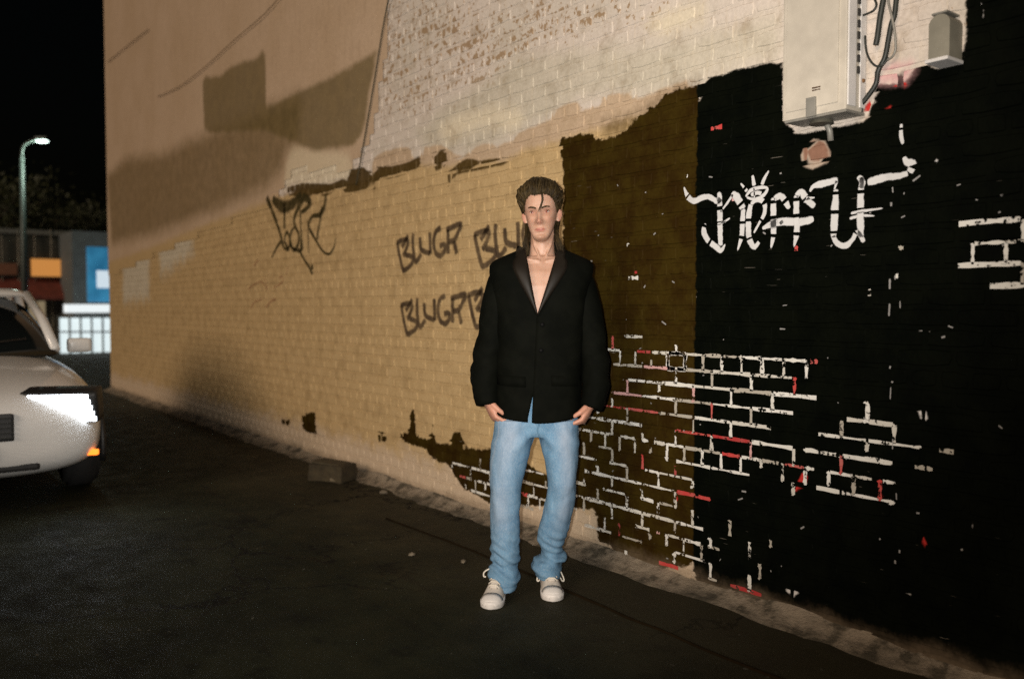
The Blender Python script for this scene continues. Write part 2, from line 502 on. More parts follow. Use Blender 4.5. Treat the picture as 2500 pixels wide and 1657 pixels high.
def brick_mesh(x0, x1, z0, z1, rr):
    """bevelled brick face with worn corners; back of the bevel sits in the joint"""
    nx = 3 if x1 - x0 > .14 else 2
    nz = 2
    y = -.0003 - rr.random() * .0018
    tl = (rr.random() - .5) * .002
    xs = [x0 + (x1 - x0) * i / nx for i in range(nx + 1)]
    zs = [z0 + (z1 - z0) * i / nz for i in range(nz + 1)]
    V = []; per = []
    idx = {}
    ci = [.002 + rr.random() ** 2 * .010 for _ in range(4)]
    for j in range(nz + 1):
        for i in range(nx + 1):
            x, z = xs[i], zs[j]
            ex = (i == 0) - (i == nx); ez = (j == 0) - (j == nz)
            ins = .0030 + rr.random() * .0024
            if ex and ez:
                ins += ci[(i > 0) + 2 * (j > 0)] * .7
            idx[i, j] = len(V)
            V.append((x + ex * ins, y + tl * (i / nx - .5), z + ez * ins))
    F = [(idx[i, j], idx[i + 1, j], idx[i + 1, j + 1], idx[i, j + 1]) for j in range(nz) for i in range(nx)]
    per = [(i, 0) for i in range(nx)] + [(nx, j) for j in range(nz)] + [(i, nz) for i in range(nx, 0, -1)] + [(0, j) for j in range(nz, 0, -1)]
    o = []
    for (i, j) in per:
        v = V[idx[i, j]]
        ex = (i == 0) - (i == nx); ez = (j == 0) - (j == nz)
        o.append(len(V)); V.append((v[0] - ex * .0040, .0048, v[2] - ez * .0040))
    n = len(per)
    for k in range(n):
        a, b = idx[per[k]], idx[per[(k + 1) % n]]
        F.append((a, o[k], o[(k + 1) % n], b))
    return V, F

bricks = []
seeded = random.Random(3)
for k, z0, p, ph in brick_rows():
    n0 = math.floor((WX0 - ph) / p)
    x = ph + n0 * p
    while x < WX1:
        a = max(x, WX0) + JW / 2; b = min(x + p, WX1) - JW / 2
        if b - a > .03:
            bricks.append((a, b, z0 + JW / 2, z0 + CO - JW / 2, k))
        x += p
cen = np.array([((a + b) / 2, (c + d) / 2) for a, b, c, d, k in bricks])
inplast = sdf(cen, PLP) > .02
def score(i):
    a, b, c, d, k = bricks[i]
    m = ((a + b) / 2, 0, (c + d) / 2)
    px, py, zz = proj(m)
    if zz < .3 or not (10 < px < 2490 and 10 < py < 1647): return -1
    # keep those hidden behind the standing man or the wall box out of the count
    if 1210 < px < 1410 and 480 < py < 1400: return -1
    if 1905 < px < 2085 and py < 300: return -1
    l = proj((a, 0, c)); r_ = proj((b, 0, d))
    return abs(l[0] - r_[0]) * abs(l[1] - r_[1])
sco = np.array([score(i) if not inplast[i] else -1 for i in range(len(bricks))])
top = set(np.argsort(-sco)[:298].tolist())
SV, SF = [], []
for i, (a, b, c, d, k) in enumerate(bricks):
    if inplast[i]: continue
    jx = (seeded.random() - .5) * .005
    V, F = brick_mesh(a + jx, b + jx, c + (seeded.random() - .5) * .0025, d + (seeded.random() - .5) * .0025, seeded)
    if i in top:
        o = mesh_obj('brick', V, F, M_paint)
        attach_layers(o.data, np.array([(v[0], v[2]) for v in V]))
        on_wall(o)
    else:
        n = len(SV)
        SV += V; SF += [tuple(q + n for q in f) for f in F]
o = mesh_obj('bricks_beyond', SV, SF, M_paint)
attach_layers(o.data, np.array([(v[0], v[2]) for v in SV]))
o['kind'] = 'stuff'
on_wall(o)

# mortar bed, recessed, carrying the same coats of paint
def grid_sheet(name, x0, x1, z0, z1, y, step, mat, keep=None):
    nx = max(2, int((x1 - x0) / step)); nz = max(2, int((z1 - z0) / step))
    X, Z = np.meshgrid(np.linspace(x0, x1, nx + 1), np.linspace(z0, z1, nz + 1))
    P = np.stack([X.ravel(), np.full(X.size, y), Z.ravel()], 1)
    fs = []
    for j in range(nz):
        for i in range(nx):
            a = j * (nx + 1) + i
            fs.append((a, a + 1, a + nx + 2, a + nx + 1))
    if keep is not None:
        s = keep(P[:, [0, 2]])
        fs = [f for f in fs if max(s[list(f)]) > 0]
        used = sorted({q for f in fs for q in f}); mp = {q: i for i, q in enumerate(used)}
        P = P[used]; fs = [tuple(mp[q] for q in f) for f in fs]
    o = mesh_obj(name, P, fs, mat)
    attach_layers(o.data, P[:, [0, 2]])
    return on_wall(o)
grid_sheet('mortar_bed', WX0, WX1, -.1, WZ1, .0032, .09, M_joint)
grid_sheet('plaster_coat', WX0 - .0, XP + .1, 1.4, WZ1, -.007, .07, M_plast, keep=lambda P: sdf(P, PLP) + .10)

# paint left standing in the joints: white, pink and red
def zone(c, pts, ph, pv, red): return (np.array(C(c, pts)), ph, pv, red)
ZN = [zone('5', [(330, 255), (960, 290), (960, 385), (820, 500), (720, 600), (720, 780), (480, 740), (350, 690), (350, 420)], 1.0, 1.0, .14),
      zone('5', [(180, 190), (480, 190), (480, 340), (350, 700), (140, 700), (120, 400), (140, 190)], .72, .75, .30),
      zone('5', [(-20, 480), (150, 480), (480, 720), (480, 1130), (240, 1130), (90, 1000), (-20, 880)], .97, .97, .10),
      zone('5', [(490, 380), (900, 400), (1290, 520), (1290, 860), (1000, 870), (700, 760), (490, 720)], .60, .62, .12),
      zone('5', [(490, 740), (900, 790), (1260, 880), (1260, 960), (900, 1000), (560, 900)], .26, .20, .35),
      zone('5', [(490, 900), (1050, 960), (1050, 1130), (700, 1250), (490, 1150)], .26, .22, .02),
      zone('3', [(-10, 540), (480, 590), (560, 600), (760, 650), (760, 820), (400, 820), (-10, 700)], .9, .9, .02),
      zone('4', [(1690, 1180), (2100, 1170), (2100, 1580), (1690, 1580)], 1.0, 1.0, .10),
      zone('4', [(1300, 1150), (1690, 1150), (1690, 1580), (1300, 1580)], .10, .06, .1),
      zone('3', [(760, 200), (1086, 200), (1086, 560), (760, 560)], .9, .85, .22)]
DK = [LAY['dark'][0], LAY['black'][0]]
jr = random.Random(21)
JV, JF, JC = [], [], []
WHITE = [(.70, .69, .64), (.74, .73, .69), (.60, .58, .52), (.42, .39, .33)]
REDS = [(.52, .05, .045), (.40, .03, .03), (.50, .09, .08), (.60, .34, .33)]
def joint_piece(p0, p1, w, col, vert):
    n = 5
    ra, rb = [], []
    for i in range(n + 1):
        t = i / n
        x = p0[0] + (p1[0] - p0[0]) * t; z = p0[1] + (p1[1] - p0[1]) * t
        ww = w * (.55 + .8 * jr.random())
        if vert:
            ra.append((x - ww / 2, z)); rb.append((x + ww / 2, z))
        else:
            ra.append((x, z - ww / 2)); rb.append((x, z + ww / 2))
    b = len(JV)
    for (x, z) in ra + rb: JV.append((x, .0010, z))
    for i in range(n):
        q = (b + i, b + i + 1, b + n + 1 + i + 1, b + n + 1 + i)
        JF.append(q if not vert else q[::-1])
    JC.extend([col] * (2 * (n + 1)))
def blob(c, r, col):
    n = 8; b = len(JV)
    for k in range(n):
        a = 2 * math.pi * k / n; q = r * (.5 + .9 * jr.random())
        JV.append((c[0] + math.cos(a) * q * 1.15, -.0034, c[1] + math.sin(a) * q * .85))
    JF.append(tuple(range(b, b + n))); JC.extend([col] * n)
jp = []
for (a, b, c, d, k) in bricks:
    if a < -6 or d > 3.2: continue
    jp.append(((a, d + JW / 2), (b, d + JW / 2), False))
    jp.append(((a - JW / 2, c - .004), (a - JW / 2, d + .004), True))
mid = np.array([((p[0] + q[0]) / 2, (p[1] + q[1]) / 2) for p, q, v in jp])
indk = np.maximum(sdf(mid, DK[0]), sdf(mid, DK[1])) > -.005
zin = [sdf(mid, z[0]) for z in ZN]
for i, (p, q, vert) in enumerate(jp):
    if not indk[i]: continue
    prob, red = (.014 if mid[i, 0] > XE else .022), .3
    for s, z in zip(zin, ZN):
        if s[i] > 0:
            pz = z[2] if vert else z[1]
            if pz > prob: prob, red = pz, z[3]
    if mid[i, 1] > 1.15 and prob < .5: prob *= .6
    # clustered chance, so that runs of joints stay or go together
    cl = mnoise.noise((mid[i, 0] * 3.1, mid[i, 1] * 3.7, 4.2)) * .45
    if prob < .99 and jr.random() > prob + cl * (prob > .1): continue
    t0, t1 = 0.0, 1.0
    if prob < .15:
        t0 = jr.random() * .6; t1 = t0 + .15 + .25 * jr.random()
    elif prob < .99:
        if jr.random() < .30: t0 = jr.random() * .6
        if jr.random() < .30: t1 = t0 + (1 - t0) * (.35 + .6 * jr.random())
    P = (p[0] + (q[0] - p[0]) * t0, p[1] + (q[1] - p[1]) * t0); Q = (p[0] + (q[0] - p[0]) * t1, p[1] + (q[1] - p[1]) * t1)
    rc = jr.random() < red + .25 * max(0, mnoise.noise((mid[i, 0] * 2.2, mid[i, 1] * 5.0, 9.1)))
    col = jr.choice(REDS) if rc else jr.choice(WHITE)
    joint_piece(P, Q, .010 + .009 * jr.random(), col, vert)
    if prob > .15:
        for e in (P, Q):
            if jr.random() < (.55 if vert else .30): blob(e, .004 + .007 * jr.random() ** 1.5, col)
# the brick left framed in white
hb = min((b for b in bricks if b[4] == 12), key=lambda b: abs((b[0] + b[1]) / 2 + 2.73))
for P, Q, v in [((hb[0] - .01, hb[2] - JW / 2), (hb[1] + .01, hb[2] - JW / 2), False), ((hb[0] - .01, hb[3] + JW / 2), (hb[1] + .01, hb[3] + JW / 2), False),
                ((hb[0] - JW / 2, hb[2]), (hb[0] - JW / 2, hb[3]), True), ((hb[1] + JW / 2, hb[2]), (hb[1] + JW / 2, hb[3]), True)]:
    joint_piece(P, Q, .024, (.72, .70, .66), v)
Mj = Mat('joint_paint', .6)
ja = Mj.attr('tint', 'Color')
jn = Mj.noise(45, 3, .6)
jn2 = Mj.noise(17, 3, .6)
jf = Mj.math('ADD', Mj.math('MULTIPLY', jn, .6), Mj.math('MULTIPLY', jn2, .5))
Mj.color(Mj.mix(Mj.math('MULTIPLY', Mj.smooth(jn2, .4, .7), .25), ja, (.30, .26, .22)))
Mj.l(Mj.math('SUBTRACT', 1.0, Mj.smooth(jf, .590, .625)), Mj.b.inputs['Alpha'])
Mj.bump(jn, .3, .003)
o = mesh_obj('joint_paint', JV, JF, Mj.m)
ca = o.data.color_attributes.new('tint', 'FLOAT_COLOR', 'POINT')
ca.data.foreach_set('color', np.array([(*c, 1) for c in JC], np.float32).ravel())
o['kind'] = 'stuff'
on_wall(o)
# ------------------------------------------------------------------ ground
def road_material():
    M = Mat('asphalt', .75)
    a = M.noise(220, 3, .7); b = M.noise(1.4, 5, .65); c = M.noise(6.0, 4, .6); d = M.noise(.5, 3, .5)
    st = M.noise(2.6, 4, .6, stretch=(.35, 2.2, 1))
    col = M.mix(M.smooth(b, .35, .7), (.0075, .0092, .0044), (.0175, .0200, .0098))
    col = M.mix(M.math('MULTIPLY', M.smooth(c, .56, .70), .6), col, (.005, .005, .003))
    col = M.mix(M.math('MULTIPLY', M.smooth(st, .58, .68), .55), col, (.005, .005, .003))
    col = M.mix(M.math('MULTIPLY', M.smooth(a, .60, .78), .5), col, (.048, .056, .034))
    sp = M.noise(26, 2, .5)
    col = M.mix(M.math('MULTIPLY', M.smooth(sp, .74, .77), .8), col, (.11, .11, .09))
    # dust gathered toward the foot of the wall
    zz = M.n('ShaderNodeSeparateXYZ'); M.l(M.pos(), zz.inputs[0])
    near = M.smooth(M.math('ADD', zz.outputs[1], M.math('MULTIPLY', M.math('SUBTRACT', b, .5), .9)), -1.3, -.35)
    col = M.mix(M.math('MULTIPLY', near, .45), col, (.062, .050, .030))
    vo = M.n('ShaderNodeTexVoronoi'); vo.feature = 'DISTANCE_TO_EDGE'; vo.inputs['Scale'].default_value = .9
    wv = M.n('ShaderNodeVectorMath'); wv.operation = 'ADD'
    wn2 = M.noise(3.0, 4, .7, out=1)
    sc2 = M.n('ShaderNodeVectorMath'); sc2.operation = 'SCALE'; M.l(wn2, sc2.inputs[0]); sc2.inputs['Scale'].default_value = .5
    M.l(M.pos(), wv.inputs[0]); M.l(sc2.outputs[0], wv.inputs[1]); M.l(wv.outputs[0], vo.inputs['Vector'])
    ck = M.math('MULTIPLY', M.math('SUBTRACT', 1.0, M.smooth(vo.outputs['Distance'], .004, .014)), M.smooth(d, .42, .55))
    col = M.mix(ck, col, (.003, .003, .002))
    M.color(col)
    M.bump(M.math('ADD', a, M.math('MULTIPLY', c, 1.5)), .5, .006)
    M._set(M.b.inputs['Roughness'], M.lin(c, .3, .7, .62, .9))
    M.b.inputs['Specular IOR Level'].default_value = .14
    return M.m

# one sheet to the horizon, with a finely uneven part near the camera
def ground_height(x, y):
    f = min(1.0, max(0.0, (math.hypot(x + 3.02, y + .80) - .30) / .35))          # level where the man stands
    return f * (.012 * mnoise.noise((x * .55, y * .75, 0)) + .005 * mnoise.noise((x * 2.3, y * 2.6, 3)))
xs = np.concatenate([[-300, -120, -60, -40], np.arange(-30, -9, .5), np.arange(-9, 3.01, .07), [6, 12, 40, 150, 300]])
ys = np.concatenate([[-300, -120, -40, -15, -9], np.arange(-6, 0.21, .06), [8, 20, 60, 150, 300]])
V = []
for y in ys:
    for x in xs:
        h = ground_height(x, y) - .012 if (-12 < x < 4 and -7 < y < .3) else -.012
        V.append((x, y, h))
nx = len(xs)
F = [(j * nx + i, j * nx + i + 1, (j + 1) * nx + i + 1, (j + 1) * nx + i) for j in range(len(ys) - 1) for i in range(nx - 1)]
M_road = road_material()
road = mesh_obj('road', V, F, M_road, smooth=True)
tag(road, 'dark stained asphalt of the back street', kind='structure')

# concrete footing strip along the foot of the wall, cracked and dusty
def footing_material():
    M = Mat('footing', .85)
    a = M.noise(90, 4, .7); b = M.noise(3.2, 5, .7); c = M.noise(12, 4, .6)
    zz = M.n('ShaderNodeSeparateXYZ'); M.l(M.pos(), zz.inputs[0])
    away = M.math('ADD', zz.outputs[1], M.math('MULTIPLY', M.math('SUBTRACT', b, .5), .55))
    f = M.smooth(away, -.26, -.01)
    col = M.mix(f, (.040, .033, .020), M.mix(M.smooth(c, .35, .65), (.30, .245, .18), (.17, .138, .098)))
    col = M.mix(M.math('MULTIPLY', M.smooth(c, .50, .64), .8), col, (.050, .042, .026))
    col = M.mix(M.math('MULTIPLY', M.smooth(a, .58, .75), .35), col, (.36, .30, .23))
    M.color(col)
    M.bump(M.math('ADD', a, M.math('MULTIPLY', c, 2.0)), .7, .010)
    return M.m
def strip_profile(x):
    w = .100 + .020 * mnoise.noise((x * 9, 4, 0)) + .045 * mnoise.noise((x * .8, 1, 0)) + .03 * mnoise.noise((x * 3.1, 7, 0))
    h = .046 + .022 * mnoise.noise((x * 1.7, 3, 0))
    return w, h
V, F = [], []
xs2 = np.arange(WX0, WX1 + .01, .05)
NP = 9
for i, x in enumerate(xs2):
    w, h = strip_profile(x)
    for j in range(NP):
        t = j / (NP - 1)
        y = .006 - w * t * 1.45
        z = h * (1 - t) ** 1.7 - .012 + .010 * mnoise.noise((x * 6, t * 9, 5)) * (1 - t * .4) + ground_height(x, y) * t
        V.append((x, y, z - (.006 if j == NP - 1 else -.004)))
for i in range(len(xs2) - 1):
    for j in range(NP - 1):
        a = i * NP + j
        F.append((a, a + 1, a + NP + 1, a + NP))
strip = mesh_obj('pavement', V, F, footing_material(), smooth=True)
tag(strip, 'narrow crumbling concrete strip along the foot of the wall', kind='structure')

# the open joint that runs along the strip: a thin raised line of tar
pts = []
for x in np.arange(-4.6, 0.6, .08):
    y = -.50 - .02 * math.sin(x * 2.1) + .012 * mnoise.noise((x * 5, 0, 0))
    pts.append((x, y, ground_height(x, y) - .010))
bm = bmesh.new()
add_tube(bm, pts, [.006 + .004 * abs(mnoise.noise((p[0] * 7, 2, 2))) for p in pts], 6)
tar = bm_obj('road_seam', bm, simple('tar', (.014, .009, .004), .95, spec=.05), None, True)
tag(tar, 'dark tar seam running along the asphalt in front of the wall', kind='structure')
# ------------------------------------------------------------------ the standing man
def remesh(objs, voxel, smooth_it=2, name='body', fac=.5):
    """weld closed shapes into one continuous surface"""
    V, F = [], []
    for ob in objs:
        n = len(V)
        me = ob.data
        V += [tuple(v.co) for v in me.vertices]
        F += [tuple(q + n for q in p.vertices) for p in me.polygons]
        bpy.data.objects.remove(ob, do_unlink=True)
    me = bpy.data.meshes.new(name + '_raw'); me.from_pydata(V, [], F); me.update()
    ob = bpy.data.objects.new(name + '_raw', me); COL.objects.link(ob)
    m = ob.modifiers.new('r', 'REMESH'); m.mode = 'VOXEL'; m.voxel_size = voxel
    s = ob.modifiers.new('s', 'SMOOTH'); s.factor = fac; s.iterations = smooth_it
    dg = bpy.context.evaluated_depsgraph_get()
    res = bpy.data.meshes.new_from_object(ob.evaluated_get(dg))
    res.name = name
    bpy.data.objects.remove(ob, do_unlink=True)
    res.polygons.foreach_set('use_smooth', [True] * len(res.polygons))
    return res

def coords(me):
    a = np.empty(len(me.vertices) * 3, np.float32); me.vertices.foreach_get('co', a)
    return a.reshape(-1, 3).astype(float)

def set_coords(me, P):
    me.vertices.foreach_set('co', P.astype(np.float32).ravel()); me.update()

def put_attr(me, name, val):
    a = me.attributes.new(name, 'FLOAT', 'POINT'); a.data.foreach_set('value', val.astype(np.float32))

def ell(c, rx, ry, n=28, p=2.0, ax=None):
    c = Vector(c); out = []
    X, Y = (Vector((1, 0, 0)), Vector((0, 1, 0))) if ax is None else ax
    for k in range(n):
        t = 2 * math.pi * k / n
        cs, sn = math.cos(t), math.sin(t)
        out.append(c + X * rx * math.copysign(abs(cs) ** (2 / p), cs) + Y * ry * math.copysign(abs(sn) ** (2 / p), sn))
    return out

def loft_tmp(rings):
    bm = bmesh.new(); add_rings(bm, rings)
    return bm_obj('tmp', bm)

def path_rings(path, rad, n=24, ry=None, front=Vector((0, -1, 0))):
    P = [Vector(p) for p in path]; out = []
    for i, p in enumerate(P):
        t = (P[min(i + 1, len(P) - 1)] - P[max(i - 1, 0)]).normalized()
        y = (front - t * t.dot(front)).normalized(); x = t.cross(y)
        out.append(ell(p, rad[i], (ry[i] if ry else rad[i]), n, 2.0, (x, y)))
    return out

def interp(tab, z):
    return np.interp(z, [r[0] for r in tab], [r[1] for r in tab])

man_pos = CAM + Vector((VIEW.x, VIEW.y, 0)).normalized() * 3.78 + RIGHT * .108
man_pos.z = -.012
man = empty('person', man_pos, math.atan2(.8, .6))
tag(man, 'man with swept-back brown hair in an open black blazer, light blue jeans and white sneakers', 'person')

# ---- head shape, in head space: z from chin (0) to crown (.235), face towards -y
HW = [(-.002, .016), (.006, .029), (.02, .0375), (.035, .0450), (.05, .0515), (.08, .0600), (.11, .0675), (.14, .0712), (.17, .0722), (.195, .066), (.215, .050), (.228, .030), (.235, .006)]
HF = [(-.002, .070), (.006, .083), (.015, .0885), (.028, .085), (.045, .0905), (.06, .0895), (.08, .0885), (.105, .088), (.122, .087), (.14, .0935), (.165, .0930), (.19, .086), (.21, .070), (.225, .045), (.235, .008)]
HB = [(-.002, -.035), (.006, -.020), (.02, .002), (.04, .022), (.06, .050), (.08, .073), (.11, .092), (.15, .102), (.18, .095), (.205, .076), (.222, .048), (.235, .008)]
def head_base(phi, z):
    w, f, b = interp(HW, z), interp(HF, z), interp(HB, z)
    s, c = np.sin(phi), np.cos(phi)
    mid = (b - f) / 2; h = (b + f) / 2
    p = 2.25
    x = w * np.sign(s) * np.abs(s) ** (2 / p)
    y = mid - h * np.sign(c) * np.abs(c) ** (2 / p)
    return x, y
FEAT = [(0, .103, .0095, .0062, .020), (0, .088, .0130, .0078, .012), (0, .0815, .0105, .0085, .0075), (.0135, .0785, .0085, .0062, .0062), (-.0135, .0785, .0085, .0062, .0062),
        (.031, .1235, -.0125, .0150, .0105), (-.031, .1235, -.0125, .0150, .0105), (.016, .115, -.004, .006, .012), (-.016, .115, -.004, .006, .012),
        (.029, .1405, .0050, .019, .0058), (-.029, .1405, .0050, .019, .0058), (.046, .098, .0060, .012, .012), (-.046, .098, .0060, .012, .012), (.040, .068, -.0045, .014, .014), (-.040, .068, -.0045, .014, .014),
        (0, .0515, .0048, .015, .0032), (0, .0420, .0054, .013, .0036), (0, .0468, -.0046, .022, .0016), (0, .0335, -.0042, .015, .0036), (0, .015, .0075, .0135, .0085), (0, .064, -.002, .0035, .007),
        (.026, .0468, -.003, .005, .005), (-.026, .0468, -.003, .005, .005), (.043, .022, .003, .012, .012), (-.043, .022, .003, .012, .012)]
def head_surf(phi, z):
    x, y = head_base(phi, z)
    fr = np.clip(np.cos(phi) * 1.8, 0, 1)
    for fx, fz, a, sx, sz in FEAT:
        y = y - fr * a * np.exp(-.5 * ((x - fx) / sx) ** 2 - .5 * ((z - fz) / sz) ** 2)
    return x, y
HM = Matrix.Translation((.0265, .004, 1.566)) @ Matrix.Rotation(R(-8), 4, 'Z') @ Matrix.Rotation(R(-3), 4, 'Y') @ Matrix.Rotation(R(2), 4, 'X')
HMI = HM.inverted()
hz = np.concatenate([np.linspace(-.002, .03, 12), np.linspace(.033, .16, 52), np.linspace(.164, .235, 22)])
rings = []
for z in hz:
    ph = np.linspace(0, 2 * np.pi, 121)[:-1]
    # denser in front
    ph = ph - .45 * np.sin(ph)
    x, y = head_surf(ph, np.full_like(ph, z))
    rings.append([HM @ Vector((a, b, z)) for a, b in zip(x, y)])
parts = [loft_tmp(rings)]
def ear(sg):
    rs = []
    for i in range(9):
        t = i / 8
        zz = .083 + .062 * t
        w = .0055 + .016 * math.sin(math.pi * min(1, .12 + t * .80)) ** .8
        rs.append([HM @ Vector((sg * (.064 + .006 * t + dx), .012 + .010 * t + dy, zz)) for dx, dy in
                   [(math.cos(a) * .5 * w + w * .62, math.sin(a) * .0065 + (math.cos(a) * .5 * w + w * .6) * .55) for a in [2 * math.pi * k / 12 for k in range(12)]]])
    if sg < 0: rs = [r[::-1] for r in rs]
    return loft_tmp(rs)
parts += [ear(1), ear(-1)]
EYE = []
for sg in (1, -1):
    x0, z0 = .031 * sg, .1235
    ph0 = math.asin(min(1, abs(x0) / float(interp(HW, z0))) ** (2.25 / 2)) * sg
    _, ys = head_surf(np.array([ph0]), np.array([z0]))
    c = Vector((x0, float(ys[0]) + .0078, z0))
    EYE.append(c)
    for zz, tilt, rr in ((.0066, .9, .0022), (-.0068, 1.0, .0016)):
        pts = []
        for k in range(9):
            a = -1.25 + 2.5 * k / 8
            pts.append(HM @ (c + Vector((math.sin(a) * .0135, -math.cos(a) * .0115 * tilt, zz * math.cos(a) ** .8 if math.cos(a) > 0 else 0))))
        bm = bmesh.new(); add_tube(bm, pts, rr, 6); parts.append(bm_obj('tmp', bm))
# neck, torso
parts.append(loft_tmp([ell((.0245, .030, 1.42), .078, .070), ell((.0245, .026, 1.47), .070, .062), ell((.0245, .022, 1.51), .0565, .056), ell((.0245, .018, 1.55), .0525, .054), ell((.0255, .014, 1.59), .0520, .056), ell((.0265, .014, 1.63), .050, .058)]))
for sg in (1, -1):      # neck muscles and collar bones
    bm = bmesh.new(); add_tube(bm, [(.0255 + sg * .045, -.004, 1.60), (.025 + sg * .034, -.024, 1.545), (.0245 + sg * .010, -.050, 1.487)], [.007, .006, .004], 8); parts.append(bm_obj('tmp', bm))
    bm = bmesh.new(); add_tube(bm, [(.0245 + sg * .012, -.061, 1.476), (.0245 + sg * .06, -.060, 1.482), (.0245 + sg * .12, -.030, 1.498)], [.0085, .0075, .009], 8); parts.append(bm_obj('tmp', bm))
TOR = [(.74, 0, .155, .012, .085), (.85, 0, .160, .012, .095), (.95, .002, .145, .004, .090), (1.06, .006, .138, .002, .090), (1.16, .010, .145, 0, .097), (1.28, .016, .160, 0, .108), (1.37, .020, .168, .002, .106), (1.43, .022, .158, .006, .094), (1.475, .0235, .118, .014, .078), (1.50, .0245, .075, .02, .064)]
parts.append(loft_tmp([ell((cx, cy, z), hw, hd, 32, 2.3) for z, cx, hw, cy, hd in TOR]))
# arms (inside the sleeves) and hands
SLL = dict(p=[(-.118, .012, 1.425), (-.150, .014, 1.385), (-.180, .014, 1.25), (-.189, .012, 1.16), (-.214, .006, 1.06), (-.226, -.006, .98), (-.223, -.022, .915), (-.216, -.034, .862)], r=[.050, .062, .0665, .0625, .0625, .0595, .054, .0475])
SLR = dict(p=[(.158, .012, 1.425), (.190, .014, 1.385), (.221, .014, 1.25), (.242, .012, 1.12), (.2555, .004, 1.037), (.2595, -.010, .95), (.255, -.022, .900), (.238, -.034, .848)], r=[.050, .061, .0655, .0615, .0595, .0560, .053, .0465])
def hand(sg, wrist, M3):
    """hanging half-closed hand: fingers along -z, palm inward, thumb to the front"""
    out = []
    def T(v): return wrist + M3 @ Vector((v[0] * sg, v[1], v[2]))
    def rings(rs):
        rr = [[T(v) for v in ell(c, rx, ry, 16, 2.4)] for c, rx, ry in rs]
        if sg < 0: rr = [r[::-1] for r in rr]
        return loft_tmp(rr)
    out.append(rings([((0, 0, .075), .024, .030), ((0, 0, .03), .021, .027), ((0, 0, 0), .0185, .0275), ((.001, -.002, -.03), .0170, .036), ((.001, -.002, -.06), .0150, .0410), ((.003, -.001, -.088), .0125, .0400), ((.004, 0, -.096), .008, .036)]))
    for yy, ln, r0, b in ((-.0305, (.040, .025, .021), .0098, (40, 112, 165)), (-.0100, (.044, .028, .022), .0100, (44, 118, 172)), (.0105, (.041, .026, .021), .0095, (46, 120, 174)), (.0290, (.033, .020, .019), .0083, (50, 122, 176))):
        p = Vector((.002, yy, -.088 + abs(yy + .008) * .14)); pts = [p - Vector((0, 0, -.018)), p.copy()]
        for l, a in zip(ln, b):
            p = p + Vector((math.sin(R(a)), -yy * .05, -math.cos(R(a)))) * l
            pts.append(p.copy())
        bm = bmesh.new(); add_tube(bm, [T(q) for q in pts], [r0, r0 * 1.06, r0 * .94, r0 * .86, r0 * .66], 10); out.append(bm_obj('tmp', bm))
    pts = [(.004, -.018, -.012), (.010, -.038, -.036), (.020, -.047, -.064), (.034, -.043, -.084), (.042, -.038, -.092)]
    bm = bmesh.new(); add_tube(bm, [T(q) for q in pts], [.014, .0135, .0112, .0098, .0070], 10); out.append(bm_obj('tmp', bm))
    return out
def hand_frame(down, front):
    z = -Vector(down).normalized(); y = -(Vector(front) - z * z.dot(Vector(front))).normalized(); x = y.cross(z)
    return Matrix((x, y, z)).transposed()
parts += hand(1, Vector((-.219, -.030, .872)), hand_frame((.40, -.20, -.90), (.35, -1, 0)))
parts += hand(-1, Vector((.240, -.030, .858)), hand_frame((-.44, -.18, -.88), (-.35, -1, 0)))
for S in (SLL, SLR):
    parts.append(loft_tmp(path_rings([Vector(q) for q in S['p']], [.052, .050, .044, .040, .038, .033, .028, .024])))
# legs and feet (inside jeans and shoes)
parts.append(loft_tmp(path_rings([(-.085, .01, .86), (-.10, .01, .72), (-.132, -.01, .50), (-.136, .01, .30), (-.138, .03, .10), (-.14, .035, .07)], [.085, .080, .055, .052, .038, .036])))
parts.append(loft_tmp(path_rings([(.085, .01, .86), (.095, .01, .72), (.110, .01, .50), (.088, .06, .30), (.066, .11, .10), (.066, .115, .07)], [.085, .078, .054, .050, .038, .036])))
FEET = [(Vector((-.163, .055, 0)), R(-9)), (Vector((.060, .155, 0)), R(3))]     # heel centre, yaw (toe along -y)
for hc, yaw in FEET:
    q = Matrix.Rotation(yaw, 3, 'Z')
    parts.append(loft_tmp([[hc + q @ (Vector((v.x, y, v.z))) for v in [Vector((math.cos(a) * w, 0, .022 + h / 2 + math.sin(a) * h / 2)) for a in [2 * math.pi * k / 14 for k in range(14)]]] for y, w, h in ((.02, .020, .05), (-.01, .024, .070), (-.07, .026, .062), (-.13, .032, .036), (-.18, .034, .026), (-.205, .028, .020))]))
body_me = remesh(parts, .0036, 3, 'body')
P = coords(body_me)
H4 = np.array(HMI)
PH = P @ H4[:3, :3].T + H4[:3, 3]
hx, hy, hzv = PH[:, 0], PH[:, 1], PH[:, 2]
front = (hy < -.03) & (P[:, 2] > 1.55)
lip = np.exp(-((hx / .0225) ** 4) - ((hzv - .0468) / (.0078 * np.sqrt(np.clip(1 - (hx / .030) ** 2, .1, 1)))) ** 4) * front
socket_shade = sum(np.exp(-((hx - s * .031) / .019) ** 2 - ((hzv - .1225) / .012) ** 2) for s in (1, -1)) * front  # shade of the eye sockets, painted into the skin colour
flush = (np.exp(-((hx) / .012) ** 2 - ((hzv - .083) / .012) ** 2) + .5 * sum(np.exp(-((hx - s * .042) / .018) ** 2 - ((hzv - .088) / .016) ** 2) for s in (1, -1))) * front + 1.0 * ((np.abs(hx) > .072) & (hzv > .07) & (hzv < .16))
stub_shade = np.clip(1 - np.abs(hzv - .004 - 6.0 * hx ** 2) / .020, 0, 1) * (hy < .03) * (P[:, 2] > 1.545)  # stubble together with under-chin shade, painted along the jaw
